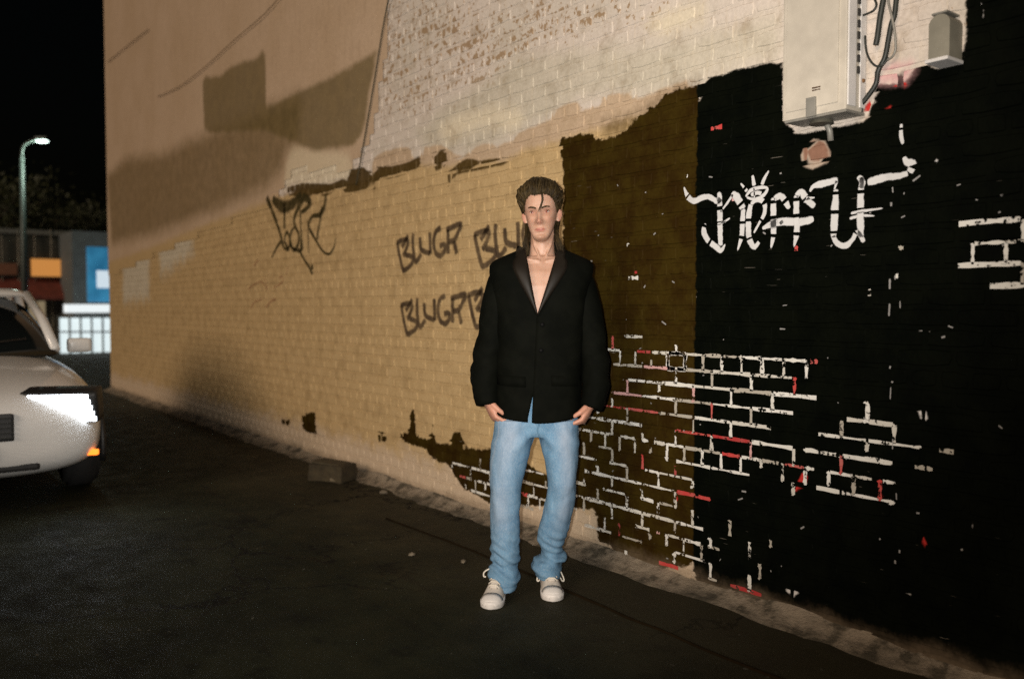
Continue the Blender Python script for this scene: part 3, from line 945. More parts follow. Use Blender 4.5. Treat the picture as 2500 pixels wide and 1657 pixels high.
crease_shade = np.exp(-((hx / .0205) ** 6) - ((hzv - .0470 + .0012 * np.cos(hx * 190)) / .0019) ** 2) * front + .9 * sum(np.exp(-((hx - q * .0075) / .0036) ** 2 - ((hzv - .0738) / .0026) ** 2) for q in (1, -1)) * front
crease_shade = crease_shade + .55 * sum(np.exp(-((hx - q * .0145) / .0028) ** 2 - ((hzv - .083) / .009) ** 2) for q in (1, -1)) * front  # shade painted beside the nose, added to mouth line and nostrils
put_attr(body_me, 'crease_shade', np.clip(crease_shade, 0, 1))
hands_a = (P[:, 2] < .90).astype(float)
put_attr(body_me, 'lip', lip); put_attr(body_me, 'socket_shade', np.clip(socket_shade, 0, 1)); put_attr(body_me, 'flush', np.clip(flush, 0, 1)); put_attr(body_me, 'stubble_shade', stub_shade); put_attr(body_me, 'handside', hands_a)
Ms = Mat('skin', .5)
sn = Ms.noise(26, 4, .6, Ms.obj()); sf = Ms.noise(260, 3, .6, Ms.obj())
col = Ms.mix(Ms.smooth(sn, .3, .7), (.395, .225, .155), (.470, .285, .205))
col = Ms.mix(Ms.math('MULTIPLY', Ms.attr('flush'), .42), col, (.50, .20, .14))
col = Ms.mix(Ms.math('MULTIPLY', Ms.attr('handside'), .60), col, (.50, .22, .15))
col = Ms.mix(Ms.math('MULTIPLY', Ms.attr('socket_shade'), .62), col, (.30, .125, .085))
col = Ms.mix(Ms.math('MULTIPLY', Ms.attr('stubble_shade'), .55), col, (.24, .135, .085))
col = Ms.mix(Ms.math('MULTIPLY', Ms.attr('lip'), .82), col, (.37, .115, .085))
col = Ms.mix(Ms.math('MULTIPLY', Ms.attr('crease_shade'), .80), col, (.15, .045, .032))
Ms.color(col)
Ms.b.inputs['Subsurface Weight'].default_value = .12
Ms.b.inputs['Subsurface Radius'].default_value = (.9, .35, .2)
Ms.b.inputs['Subsurface Scale'].default_value = .008
Ms.b.inputs['Specular IOR Level'].default_value = .4
Ms.bump(sf, .12, .002)
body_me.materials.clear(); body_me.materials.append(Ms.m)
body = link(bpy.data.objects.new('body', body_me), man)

# ---- eyes, brows
Me = Mat('eyeball', .15)
geo = Me.obj()
sep = Me.n('ShaderNodeSeparateXYZ'); Me.l(geo, sep.inputs[0])
rr_ = Me.math('SQRT', Me.math('ADD', Me.math('POWER', sep.outputs[0], 2.0), Me.math('POWER', sep.outputs[2], 2.0)))
Me.color(Me.mix(Me.smooth(rr_, .0054, .0064), Me.mix(Me.smooth(rr_, .0022, .003), (.22, .020, .012), (.085, .045, .030)), (.42, .33, .29)))  # red pupil: flash red-eye reflection painted into the eye colour
for c in EYE:
    bm = bmesh.new(); bmesh.ops.create_uvsphere(bm, u_segments=20, v_segments=14, radius=.0118)
    o = bm_obj('eye', bm, Me.m, man, True)
    o.matrix_local = HM @ Matrix.Translation(c)
LASH = []
M_hair = Mat('hair', .6)
hn = M_hair.noise(9, 4, .6, M_hair.obj()); hf = M_hair.noise(140, 2, .6, M_hair.obj(), stretch=(1, 1, .25))
hc_ = M_hair.mix(M_hair.smooth(hn, .35, .68), (.016, .0105, .0035), (.046, .030, .0105))
hc_ = M_hair.mix(M_hair.math('MULTIPLY', M_hair.smooth(hf, .5, .7), .5), hc_, (.080, .054, .022))
hc_ = M_hair.mix(M_hair.math('MULTIPLY', M_hair.smooth(M_hair.attr('tone'), .2, .9), .75), hc_, (.012, .0075, .003))
M_hair.color(hc_)
M_hair.b.inputs['Specular IOR Level'].default_value = .18
for c in EYE:
    pts = [HM @ (c + Vector((math.sin(a) * .0142, -math.cos(a) * .0128, .0050 * max(0, math.cos(a)) ** .8))) for a in np.linspace(-1.2, 1.2, 9)]
    tube_obj('eyelash', pts, [.0008, .0012, .0015, .0016, .0016, .0016, .0015, .0012, .0008], M_hair.m, man, 6)
for sg in (1, -1):
    bm = bmesh.new()
    pts, rad = [], []
    for k in range(9):
        t = k / 8
        x = sg * (.0125 + .034 * t); z = .1365 + .0065 * math.sin(t * 2.3) + .001
        ph0 = math.asin(min(1, abs(x) / float(interp(HW, z))) ** (2.25 / 2)) * sg
        _, ys = head_surf(np.array([ph0]), np.array([z]))
        pts.append(HM @ Vector((x, float(ys[0]) - .0008, z))); rad.append(.0022 + .0018 * math.sin(math.pi * min(1, .25 + t * .72)))
    add_tube(bm, pts, rad, 6)
    bm_obj('eyebrow', bm, M_hair.m, man, True)

# ---- hair: a scalp layer and many tapering locks combed back from the brow
def hairline(a):                                            # a = angle from the face, degrees
    return np.interp(a, [0, 25, 45, 58, 68, 76, 84, 104, 114, 180], [.196, .198, .188, .165, .140, .112, .152, .150, .05, .015])
hv, hfaces = [], []
NPH, NZ = 72, 30
for j in range(NZ + 1):
    for i in range(NPH):
        a = 2 * math.pi * i / NPH
        ad = math.degrees(a if a <= math.pi else 2 * math.pi - a)
        zl = float(hairline(ad))
        z = zl + (.2345 - zl) * (j / NZ)
        x, y = head_base(np.array([a]), np.array([z]))
        n = Vector((float(x[0]), float(y[0]), (z - .13) * .9)).normalized()
        th = .003 + .011 * min(1, j / 4) + .008 * mnoise.noise((x[0] * 30, y[0] * 30, z * 30))
        hv.append(HM @ (Vector((float(x[0]), float(y[0]), z)) + n * th))
for j in range(NZ):
    for i in range(NPH):
        hfaces.append((j * NPH + i, j * NPH + (i + 1) % NPH, (j + 1) * NPH + (i + 1) % NPH, (j + 1) * NPH + i))
hfaces.append(tuple(NZ * NPH + i for i in range(NPH)))
bm = bmesh.new()
bv = [bm.verts.new(v) for v in hv]
for f in hfaces: bm.faces.new([bv[q] for q in f])
hr = random.Random(5)
def surf_pt(adeg, sg, z, lift):
    a = R(adeg) * sg
    zc = max(z, .0)
    x, y = head_base(np.array([a]), np.array([max(zc, .03)]))
    p = Vector((float(x[0]), float(y[0]), z))
    n = Vector((p.x, p.y + .0, (z - .12) * .9)).normalized() if z > .1 else Vector((p.x, p.y, 0)).normalized()
    return p + n * lift
lockid = []
def lock(path, r, taper=.12):
    n0 = len(bm.verts)
    _lock(path, r, taper)
    lockid.append((n0, len(bm.verts), hr.random()))
def _lock(path, r, taper):
    pts = spline([HM @ p for p in path], 4)
    n = len(pts)
    ra = [r * (.55 + .45 * min(1, i / (n * .25))) * (1 - (1 - taper) * max(0, (i / (n - 1) - .45) / .55) ** 1.3) for i in range(n)]
    add_tube(bm, pts, ra, 5)
# top and front: rise off the brow and sweep back over the crown
for k in range(430):
    sg = -1 if hr.random() < .52 else 1
    a0 = hr.random() ** .9 * 62
    zl = float(hairline(a0)) + hr.random() * .02 * (hr.random() < .5) + .009 * mnoise.noise((a0 * .12 * sg, 8.8, 1))
    up = .009 + .020 * hr.random() + .016 * mnoise.noise((a0 * .07 * sg, 3.3, 0)) + .004
    zt = min(.2335, zl + .030 + .014 * hr.random())
    a1 = a0 + 22 + hr.random() * 16
    a2 = a0 + 55 + hr.random() * 35
    a3 = min(178, a2 + 30 + hr.random() * 40)
    side = a0 / 62
    path = [surf_pt(a0, sg, zl, .003), surf_pt(a0 + 4, sg, zl + .018 * (1 - .5 * side), up * .85), surf_pt(a1, sg, zt - .008 * side, up + .006 - .004 * side), surf_pt(a2, sg, zt - .03 * side - .012, .020 + .012 * hr.random()), surf_pt(a3, sg, zt - .07 - .05 * hr.random(), .012 + .012 * hr.random())]
    path = [q + Vector((hr.gauss(0, .003), hr.gauss(0, .003), hr.gauss(0, .003))) for q in path]
    lock(path, .0016 + .0026 * hr.random())
for k in range(60):                                           # thicker tousled clumps on top
    sg = -1 if hr.random() < .55 else 1
    a0 = hr.random() * 70
    zl = float(hairline(a0)) + .012 * hr.random()
    l = .024 + .016 * hr.random()
    path = [surf_pt(a0, sg, zl, .006), surf_pt(a0 + 6, sg, min(.226, zl + .022), l * .9), surf_pt(a0 + 24 + 10 * hr.random(), sg, min(.230, zl + .030), l), surf_pt(a0 + 50 + 20 * hr.random(), sg, zl + .005 - .02 * hr.random(), l * .9), surf_pt(min(178, a0 + 85), sg, zl - .045, .016)]
    path = [q + Vector((hr.gauss(0, .005), hr.gauss(0, .004), hr.gauss(0, .0045))) for q in path]
    lock(path, .0036 + .0030 * hr.random())
# sides: over the temples and behind the ears, down to the collar
for k in range(330):
    sg = -1 if k % 2 else 1
    a0 = 58 + hr.random() * 45
    z0 = .162 + hr.random() * .05
    lift = (.012 + .016 * hr.random()) * (1.12 if sg < 0 else .85)
    a1 = a0 + 16 + 14 * hr.random(); a2 = 112 + 42 * hr.random()
    ze = -.030 - .035 * hr.random() + (.03 if hr.random() < .3 else 0)
    zr = max(z0 - .018, .158)
    path = [surf_pt(a0 - 6, sg, z0 + .010, .006), surf_pt(a0, sg, z0 + .010, lift), surf_pt(a1, sg, zr, lift * .9), surf_pt(max(a2, 116), sg, .100 - .02 * hr.random(), .012 + .012 * hr.random()), surf_pt(a2 - 4, sg, .03, .020 + .016 * hr.random()), surf_pt(a2 - 10, sg, ze, .022 + .024 * hr.random() + (.014 if sg > 0 else .012))]
    lock(path, .0020 + .0028 * hr.random())
# nape
for k in range(190):
    sg = -1 if k % 2 else 1
    a0 = 118 + hr.random() * 62
    ze = -.025 - .045 * hr.random()
    path = [surf_pt(a0, sg, .19, .012), surf_pt(a0, sg, .13, .022), surf_pt(a0 - 4, sg, .06, .016), surf_pt(a0 - 12 - 8 * hr.random(), sg, .01, .024), surf_pt(a0 - 18 - 10 * hr.random(), sg, ze, .026 + .02 * hr.random())]
    lock(path, .0024 + .0032 * hr.random())
for k in range(14):
    sg = -1 if hr.random() < .55 else 1
    a0 = hr.random() * 100; z0 = max(.15, float(hairline(a0))) + .01
    l = .020 + .010 * hr.random()
    lock([surf_pt(a0, sg, z0, .01), surf_pt(a0 + 12, sg, min(.228, z0 + .03), l), surf_pt(a0 + 40 * hr.random() + 15, sg, min(.230, z0 + .02) - .03 * hr.random(), l + .010), surf_pt(min(175, a0 + 70), sg, z0 - .05, .02 + .02 * hr.random())], .0016)
# the loose strands across the forehead
for dx, r in ((0, .0026), (.0022, .0020), (-.002, .0016), (.0045, .0013)):
    lock([Vector((.012 + dx, -.080, .205)), Vector((.017 + dx, -.103, .192)), Vector((.018 + dx, -.1035, .172)), Vector((.012 + dx, -.1045, .152)), Vector((.004 + dx * 1.6, -.106, .132)), Vector((.001 + dx * 2, -.108, .118))], r, .25)
hair = bm_obj('hair', bm, M_hair.m, man, True)
tone = np.full(len(hair.data.vertices), .3)
for a_, b_, v_ in lockid: tone[a_:b_] = v_
put_attr(hair.data, 'tone', tone)

# ---- jacket
M_jack = Mat('black_wool', .8)
jn1 = M_jack.noise(300, 2, .6, M_jack.obj()); jn2 = M_jack.noise(9, 4, .6, M_jack.obj())
M_jack.color(M_jack.mix(M_jack.smooth(jn2, .35, .7), (.0018, .0022, .0014), (.0036, .0040, .0026)))
M_jack.b.inputs['Specular IOR Level'].default_value = .05
M_jack.b.inputs['Sheen Weight'].default_value = .0
M_jack.bump(jn1, .25, .002)
M_satin = Mat('black_satin', .55)
M_satin.color((.009, .0066, .0042))
M_satin.b.inputs['Specular IOR Level'].default_value = .22
sn2 = M_satin.noise(45, 3, .6, M_satin.obj(), stretch=(1, 1, .2)); M_satin.bump(sn2, .2, .003)
#        z    left   right  cy    hd     p
JS = [(.788, -.185, .190, .010, .128, 2.5), (.83, -.184, .192, .010, .129, 2.5), (.90, -.183, .196, .008, .130, 2.5), (1.00, -.180, .200, .006, .128, 2.5), (1.10, -.178, .202, .004, .126, 2.5), (1.20, -.182, .206, .002, .128, 2.5), (1.30, -.190, .218, .002, .130, 2.5), (1.38, -.200, .236, .004, .128, 2.6), (1.43, -.207, .247, .008, .120, 2.6), (1.462, -.207, .250, .014, .106, 2.6), (1.482, -.190, .236, .020, .094, 2.5), (1.505, -.140, .188, .026, .083, 2.4), (1.525, -.092, .140, .030, .076, 2.3), (1.542, -.062, .110, .032, .072, 2.2), (1.556, -.047, .097, .032, .070, 2.2)]
JS = np.array(JS)
def jsec(z): return [np.interp(z, JS[:, 0], JS[:, i]) for i in range(1, 6)]
def vleft(z):
    if z > 1.246: return -.052 * ((z - 1.246) / (1.534 - 1.246)) ** .92
    return None
def vright(z):
    if z > 1.246: return .000 + .090 * ((z - 1.246) / (1.534 - 1.246)) ** 1.02
    return None
def front_edge(z): return -.020 * (1.246 - z) / (1.246 - .79)
zs_ = np.concatenate([np.linspace(.786, .92, 14), np.linspace(.94, 1.22, 20), np.linspace(1.235, 1.44, 18), np.linspace(1.45, 1.556, 13)])
NT = 112
rows = []
for z in zs_:
    l, r_, cy, hd, p = jsec(z)
    cx, hw = (l + r_) / 2, (r_ - l) / 2
    if z > 1.246:
        xr, xl = vright(z), vleft(z)
    else:
        e = front_edge(z)
        xr = e - .004                                       # the outer panel, on the right of the picture
        xl = e + .030 if z > .925 else e - .020 * min(1, (.925 - z) / .12) + .030 * max(0, (z - .913) / .012)
    def th(x):
        q = max(-1, min(1, (x - cx) / hw)); return math.asin(math.copysign(abs(q) ** (p / 2), q))
    t0, t1 = th(xr), 2 * math.pi + th(xl)
    row = []
    for i in range(NT + 1):
        u = i / NT
        t = t0 + (t1 - t0) * u
        s, c = math.sin(t), math.cos(t)
        x = cx + hw * math.copysign(abs(s) ** (2 / p), s); y = cy - hd * math.copysign(abs(c) ** (2 / p), c)
        fr = max(0, c)
        # open fronts curl outward a little, outer panel lies above the inner one
        if u < .25: y -= .007 * (1 - u / .25)
        # cloth folds
        k = 1.0 if z < 1.40 else max(0, (1.50 - z) / .10)
        d = .0045 * mnoise.noise((x * 9, y * 9, z * 4.5)) + .0030 * mnoise.noise((x * 22 + z * 8, y * 20, z * 15)) + .0035 * math.sin(z * 42 + x * 26) * math.exp(-((z - 1.0) / .16) ** 2) * fr
        nrm = Vector((s, -c, 0))
        v = Vector((x, y, z)) + nrm * d * k
        # hem: rounded away at the front corners, higher at the sides
        if z < .86:
            w = (.86 - z) / .074
            v.z += w * (.024 * min(1, abs(x - cx) / hw) ** 2.4 - .004 * (1 if x > -.02 else 0)) * (1 if c > -.2 else .4)
        row.append(v)
    rows.append(row)
bm = bmesh.new()
add_rings(bm, rows, closed=False)
for S, sgn in ((SLL, -1), (SLR, 1)):
    pth = spline(S['p'], 5)
    rad = np.interp(np.linspace(0, 1, len(pth)), np.linspace(0, 1, len(S['r'])), S['r'])
    rr = []
    ring = path_rings(pth, list(rad), 32)
    for i, rg in enumerate(ring):
        c = pth[i]
        t = i / (len(ring) - 1)
        o = []
        for v in rg:
            dv = (v - c)
            a = math.atan2(dv.y, dv.x)
            f = .0035 * mnoise.noise((a * 1.6, t * 9, 3 + sgn)) + .0050 * math.sin(t * 34 + a * 1.4 + sgn) * math.exp(-((t - .60) / .20) ** 2) + .003 * mnoise.noise((a * 3, t * 25, 8 + sgn))
            o.append(c + dv * (1 + f / .06))
        rr.append(o)
    # end of the sleeve: cut square to the arm, turned under
    ax = (pth[-1] - pth[-2]).normalized()
    last = rr[-1]
    tilt = Vector((sgn * -.03, -.2, 0))
    rr[-1] = [v + ax * (.006 + .10 * (v - pth[-1]).dot(Vector((-sgn * .35, -.25, 0)))) for v in last]
    rr.append([pth[-1] + (v - pth[-1]) * .90 + ax * .003 for v in rr[-1]])
    rr.append([pth[-2] + (v - pth[-1]) * .86 - ax * .02 for v in last])
    add_rings(bm, rr, cap0=True, cap1=False)
jacket = bm_obj('jacket', bm, M_jack.m, man, True)
so = jacket.modifiers.new('thickness', 'SOLIDIFY'); so.thickness = .004; so.offset = -1
# lapels: notched strips lying on the fronts, satin
def front_pt(x, z, off):
    l, r_, cy, hd, p = jsec(z)
    cx, hw = (l + r_) / 2, (r_ - l) / 2
    q = min(.999, abs((x - cx) / hw))
    c = (1 - q ** p) ** (1 / p)
    return Vector((x, cy - hd * c - off, z))
def lapel(sg):
    inner = [(z, (vright(z) if sg > 0 else vleft(z))) for z in np.linspace(1.2465, 1.535, 15)]
    V, F = [], []
    for i, (z, xi) in enumerate(inner):
        t = i / 14
        w = np.interp(t, [0, .15, .45, .66, .70, .78, .90, 1.0], [.002, .018, .052, .072, .070, .050, .044, .030])
        dz = np.interp(t, [0, .6, .72, 1], [0, .010, .022, .014])
        for j in range(5):
            s = j / 4
            x = xi + sg * w * s
            zz = min(1.548, z + dz * s)
            off = .009 + .006 * math.sin(math.pi * s) + (.002 if sg > 0 else 0) - .004 * s
            V.append(front_pt(x, zz, off + (.007 if sg > 0 else .001) * (1 - t)))
    for i in range(14):
        for j in range(4):
            a = i * 5 + j
            q = (a, a + 1, a + 6, a + 5)
            F.append(q if sg > 0 else q[::-1])
    o = mesh_obj('lapel', V, F, M_satin.m, jacket, True)
    s2 = o.modifiers.new('thickness', 'SOLIDIFY'); s2.thickness = .004; s2.offset = 0
lapel(-1); lapel(1)
# back of the collar
rg = []
for z, off in ((1.520, .010), (1.548, .004), (1.572, -.004)):
    rg.append([Vector((.0245 + math.sin(a) * (.078 - off * .2 - (z - 1.52) * .3), .026 - math.cos(a) * (.062), z - .022 * max(0, math.cos(a)) )) for a in np.linspace(R(62), R(298), 30)])
bm = bmesh.new(); add_rings(bm, rg, closed=False)
o = bm_obj('collar', bm, M_jack.m, jacket, True)
o.modifiers.new('thickness', 'SOLIDIFY').thickness = .006
# pocket flaps and front buttons
for x0, z0 in ((-.115, .985), (.125, .985)):
    V = []
    for j in range(3):
        for i in range(7):
            V.append(front_pt(x0 + (i / 6 - .5) * .13, z0 - .045 * j / 2 - .006 * (i / 6 - .5), .006))
    F = [(j * 7 + i, (j + 1) * 7 + i, (j + 1) * 7 + i + 1, j * 7 + i + 1) for j in range(2) for i in range(6)]
    o = mesh_obj('pocket_flap', V, F, M_jack.m, jacket, True)
    o.modifiers.new('thickness', 'SOLIDIFY').thickness = .003
for zb in (1.205, 1.095):
    bm = bmesh.new(); bmesh.ops.create_cone(bm, cap_ends=True, segments=14, radius1=.010, radius2=.009, depth=.005)
    o = bm_obj('button', bm, simple('button', (.003, .003, .003), .6, spec=.1), jacket, True)
    o.matrix_local = Matrix.Translation(front_pt(front_edge(zb) + .022, zb, .0135)) @ Matrix.Rotation(R(90), 4, 'X')

# ---- jeans
LEFT = [(.79, -.185, -.002), (.72, -.190, -.003), (.68, -.195, -.018), (.608, -.200, -.043), (.473, -.206, -.069), (.398, -.2075, -.072), (.324, -.205, -.075), (.212, -.200, -.076), (.165, -.197, -.073), (.146, -.190, -.080), (.124, -.204, -.090), (.104, -.220, -.070), (.082, -.206, -.072), (.055, -.200, -.080), (.036, -.192, -.090)]
RGT = [(.79, .004, .186), (.72, .008, .1855), (.68, .018, .185), (.608, .036, .183), (.52, .048, .177), (.473, .050, .174), (.435, .046, .172), (.376, .030, .163), (.286, .009, .148), (.240, .006, .136), (.204, .012, .122), (.170, .040, .118), (.146, .012, .147), (.128, -.008, .122), (.110, -.022, .120), (.085, -.010, .117), (.058, .002, .113)]
def leg_rings(tab, dy, ry):
    out = []
    zt = np.array([r[0] for r in tab])
    for z in np.linspace(tab[0][0], tab[-1][0], 60):
        a = np.interp(-z, -zt, [r[1] for r in tab]); b = np.interp(-z, -zt, [r[2] for r in tab])
        y = np.interp(z, [q[0] for q in dy], [q[1] for q in dy]); d = np.interp(z, [q[0] for q in ry], [q[1] for q in ry])
        k = 1.0 + (dy[0][1]) * 0
        rg = []
        for v in ell(((a + b) / 2, y, z), (b - a) / 2, d, 40, 2.15):
            rg.append(v)
        out.append(rg)
    return out
ryL = [(.03, .092), (.06, .082), (.104, .086), (.14, .068), (.2, .072), (.33, .074), (.47, .080), (.6, .090), (.72, .104), (.8, .112)]
ryR = [(.03, .092), (.06, .084), (.104, .088), (.14, .078), (.17, .066), (.2, .070), (.33, .074), (.47, .080), (.6, .090), (.72, .104), (.8, .112)]
parts = [loft_tmp(leg_rings(LEFT, [(.03, -.002), (.12, .012), (.3, .008), (.5, -.012), (.72, .006), (.8, .008)], ryL)),
         loft_tmp(leg_rings(RGT, [(.03, .088), (.12, .098), (.2, .085), (.35, .040), (.5, .002), (.72, .006), (.8, .008)], ryR)),
         loft_tmp([ell((0, .010, z), w, d, 44, 2.35) for z, w, d in ((.712, .090, .085), (.735, .150, .098), (.77, .183, .110), (.83, .181, .112), (.90, .168, .108), (.97, .156, .100))])]
jm = remesh(parts, .0052, 3, 'jeans')
P = coords(jm)
nv = np.empty(len(jm.vertices) * 3, np.float32); jm.vertices.foreach_get('normal', nv); nv = nv.reshape(-1, 3).astype(float)
disp = np.zeros(len(P))
for i in range(len(P)):
    x, y, z = P[i]
    d = .0050 * mnoise.noise((x * 9, y * 9, z * 4)) + .0030 * abs(mnoise.noise((x * 24 + z * 7, y * 14, z * 9 - x * 16)))
    low = math.exp(-((z - .16) / .10) ** 2)
    d += .0085 * low * mnoise.noise((x * 20 + z * 10, y * 20, z * 32))
    d += .0060 * mnoise.noise((x * 16, y * 12, z * 5.0 + x * 14)) * (.35 + math.exp(-((z - .44) / .12) ** 2))
    d += .0042 * low * math.sin(z * 150 + x * 55 + 3 * mnoise.noise((x * 11, y * 11, z * 6)))
    d -= .0034 * math.exp(-((z - .43 + .55 * (x + .13 if x < 0 else .10 - x) + .03 * mnoise.noise((x * 8, y * 8, 1))) / .024) ** 2) * (y < .02)
    d -= .0030 * math.exp(-((z - .34 - .45 * (x + .13 if x < 0 else .10 - x) + .03 * mnoise.noise((x * 9, y * 9, 4))) / .020) ** 2) * (y < .02)
    d += .0040 * math.exp(-((z - .70) / .06) ** 2) * math.sin(z * 60 + abs(x) * 60) * (y < 0)
    disp[i] = d
P2 = P + nv * disp[:, None]
set_coords(jm, P2)
# worn paler cloth on thighs and knees, darker inside and at the hems
cxl = np.interp(-P[:, 2], -np.array([r[0] for r in LEFT]), [(r[1] + r[2]) / 2 for r in LEFT])
cxr = np.interp(-P[:, 2], -np.array([r[0] for r in RGT]), [(r[1] + r[2]) / 2 for r in RGT])
isl = P[:, 0] < 0
wl = np.exp(-((P[:, 0] - cxl + .022) / .046) ** 2) * np.interp(P[:, 2], [.15, .28, .36, .45, .55, .72, .82], [0, .2, .75, .80, .55, 1, .7])
wr = np.exp(-((P[:, 0] - cxr - .022) / .034) ** 2) * np.interp(P[:, 2], [.15, .28, .38, .45, .55, .72, .82], [0, .15, .75, .60, .75, .95, .55])
fade = np.where(isl, wl, wr) * (nv[:, 1] < .3)
put_attr(jm, 'fade', fade)
seam = np.maximum(np.exp(-((P[:, 0] - cxl + .072) / .0030) ** 2) * isl, 0) * (P[:, 2] > .2) * (P[:, 1] < .02)
fly = np.exp(-((P[:, 0] - .006 - .004 * np.sin(P[:, 2] * 90)) / .0032) ** 2) * (P[:, 2] > .705) * (P[:, 1] < 0)
hem_ = np.clip(1 - np.abs(P[:, 2] - np.where(isl, .060, .075)) / .004, 0, 1)
put_attr(jm, 'fly', np.clip(fly + .7 * hem_, 0, 1))
put_attr(jm, 'seam', seam)
Mjn = Mat('denim', .8)
d1 = Mjn.noise(420, 2, .6, Mjn.obj(), stretch=(1, 1, .25)); d2 = Mjn.noise(14, 4, .65, Mjn.obj()); d3 = Mjn.noise(70, 3, .6, Mjn.obj(), stretch=(1, 1, .2))
dc = Mjn.mix(Mjn.smooth(d2, .3, .7), (.100, .215, .345), (.140, .275, .41))
dc = Mjn.mix(Mjn.math('MULTIPLY', Mjn.math('MULTIPLY', Mjn.attr('fade'), 1.0), Mjn.lin(d2, .2, .8, .55, 1.0)), dc, (.30, .365, .46))
dc = Mjn.mix(Mjn.math('MULTIPLY', Mjn.attr('seam'), .4), dc, (.36, .40, .46))
dc = Mjn.mix(Mjn.math('MULTIPLY', Mjn.smooth(d3, .45, .65), .14), dc, (.05, .12, .20))
dc = Mjn.mix(Mjn.math('MULTIPLY', Mjn.smooth(d1, .48, .62), .22), dc, (.50, .55, .60))
dc = Mjn.mix(Mjn.math('MULTIPLY', Mjn.attr('fly'), .7), dc, (.045, .11, .18))
Mjn.color(dc)
Mjn.b.inputs['Specular IOR Level'].default_value = .1
Mjn.bump(Mjn.math('ADD', d1, d3), .3, .002)
jm.materials.clear(); jm.materials.append(Mjn.m)
jeans = link(bpy.data.objects.new('jeans', jm), man)

# ---- canvas sneakers
M_canvas = simple('canvas', (.66, .60, .53), .85, var=.22, scale=60, bump=.3, spec=.15)
M_rubber = simple('rubber', (.80, .76, .72), .5, var=.12, scale=20, bump=.1)
M_lace = simple('lace', (.74, .68, .58), .9, var=.15, scale=120, bump=.3)
UPPER = [(.005, .020, .060), (.012, .028, .088), (.03, .0345, .098), (.07, .0375, .100), (.105, .0400, .100), (.135, .0430, .094), (.165, .0462, .080), (.195, .0480, .066), (.225, .0475, .056), (.250, .0435, .048), (.270, .0345, .040), (.284, .020, .030)]
def shoe(hc, yaw, bow):
    q = Matrix.Translation(hc) @ Matrix.Rotation(yaw, 4, 'Z')
    def prof(y, w, h, base=.014, up=1.0, grow=0.0):
        out = []
        for k in range(20):
            a = 2 * math.pi * k / 20
            s, c = math.sin(a), math.cos(a)
            x = (w + grow) * math.copysign(abs(c) ** .8, c)
            z = base + (h - base + grow) * max(0, s) ** .85 if s > 0 else base + .004 * s
            x *= 1 - .28 * max(0, s) ** 2 * (h > .075)
            out.append(q @ Vector((x, .035 - y, z)))
        return out
    bm = bmesh.new(); add_rings(bm, [prof(*r) for r in UPPER])
    up = bm_obj('sneaker', bm, M_canvas, man, True)
    sub = up.modifiers.new('smooth', 'SUBSURF'); sub.levels = 1; sub.render_levels = 1
    # sole: outline swept from the ground up
    out = []
    ns = 26
    for side in (1, -1):
        for i in range(ns):
            t = i / (ns - 1)
            y = .0 + .292 * (t if side > 0 else 1 - t)
            w = float(np.interp(y, [0, .006, .02, .05, .1, .15, .2, .235, .262, .280, .292], [.006, .020, .030, .037, .0385, .0430, .0505, .0505, .0440, .028, .006]))
            out.append((side * w, y))
    rg = []
    for z, g in ((0, -.003), (.004, 0), (.020, .0010), (.027, 0), (.028, -.004)):
        rg.append([q @ Vector((x * (1 + g / .045), .038 - (y - .146) * (1 + g / .14) - .146, z + (.006 * max(0, (y - .24) / .05) if z > .01 else .003 * max(0, (y - .25) / .05)))) for x, y in out])
    bm = bmesh.new(); add_rings(bm, rg)
    bm_obj('sole', bm, M_rubber, up, True)
    bm = bmesh.new(); add_rings(bm, [prof(y, w, h, .016, 1, .0022) for y, w, h in [(.226, .0474, .0555)] + UPPER[9:]])
    bm_obj('toe_cap', bm, M_rubber, up, True)
    tg = []
    for y, w, h in ((.085, .018, .120), (.11, .021, .112), (.14, .022, .097), (.17, .021, .082), (.198, .018, .068)):
        tg.append([q @ Vector((w * s, .035 - y, h - .004 * s * s + dz)) for s, dz in [(-1, 0), (-.5, .003), (0, .004), (.5, .003), (1, 0), (.5, -.003), (-.5, -.003)]])
    bm = bmesh.new(); add_rings(bm, tg); bm_obj('tongue', bm, M_canvas, up, True)
    bm = bmesh.new()
    for i in range(5):
        y = .105 + .020 * i; h = float(np.interp(y, [r[0] for r in UPPER], [r[2] for r in UPPER])) + .007
        add_tube(bm, [q @ Vector(v) for v in ((-.026, .035 - y, h - .012), (-.012, .033 - y, h), (.012, .029 - y, h), (.026, .025 - y, h - .012))], .0030, 6)
    for pts in bow:
        add_tube(bm, [q @ v for v in spline(pts, 5)], .0036, 6)
    bm_obj('lace', bm, M_lace, up, True)
    return up
bowA = [[(-.004, -.068, .112), (-.030, -.070, .122), (-.056, -.076, .108), (-.058, -.080, .090), (-.048, -.080, .088)], [(.004, -.068, .112), (.030, -.074, .104), (.046, -.086, .078), (.050, -.100, .050)]]
bowB = [[(-.004, -.068, .112), (-.030, -.072, .108), (-.050, -.085, .080), (-.060, -.094, .052), (-.053, -.096, .046), (-.044, -.088, .060)], [(.004, -.068, .112), (.030, -.072, .108), (.050, -.085, .080), (.062, -.094, .050), (.055, -.096, .044), (.044, -.088, .060)]]
shoe(FEET[0][0], FEET[0][1], bowA)
shoe(FEET[1][0], FEET[1][1], bowB)
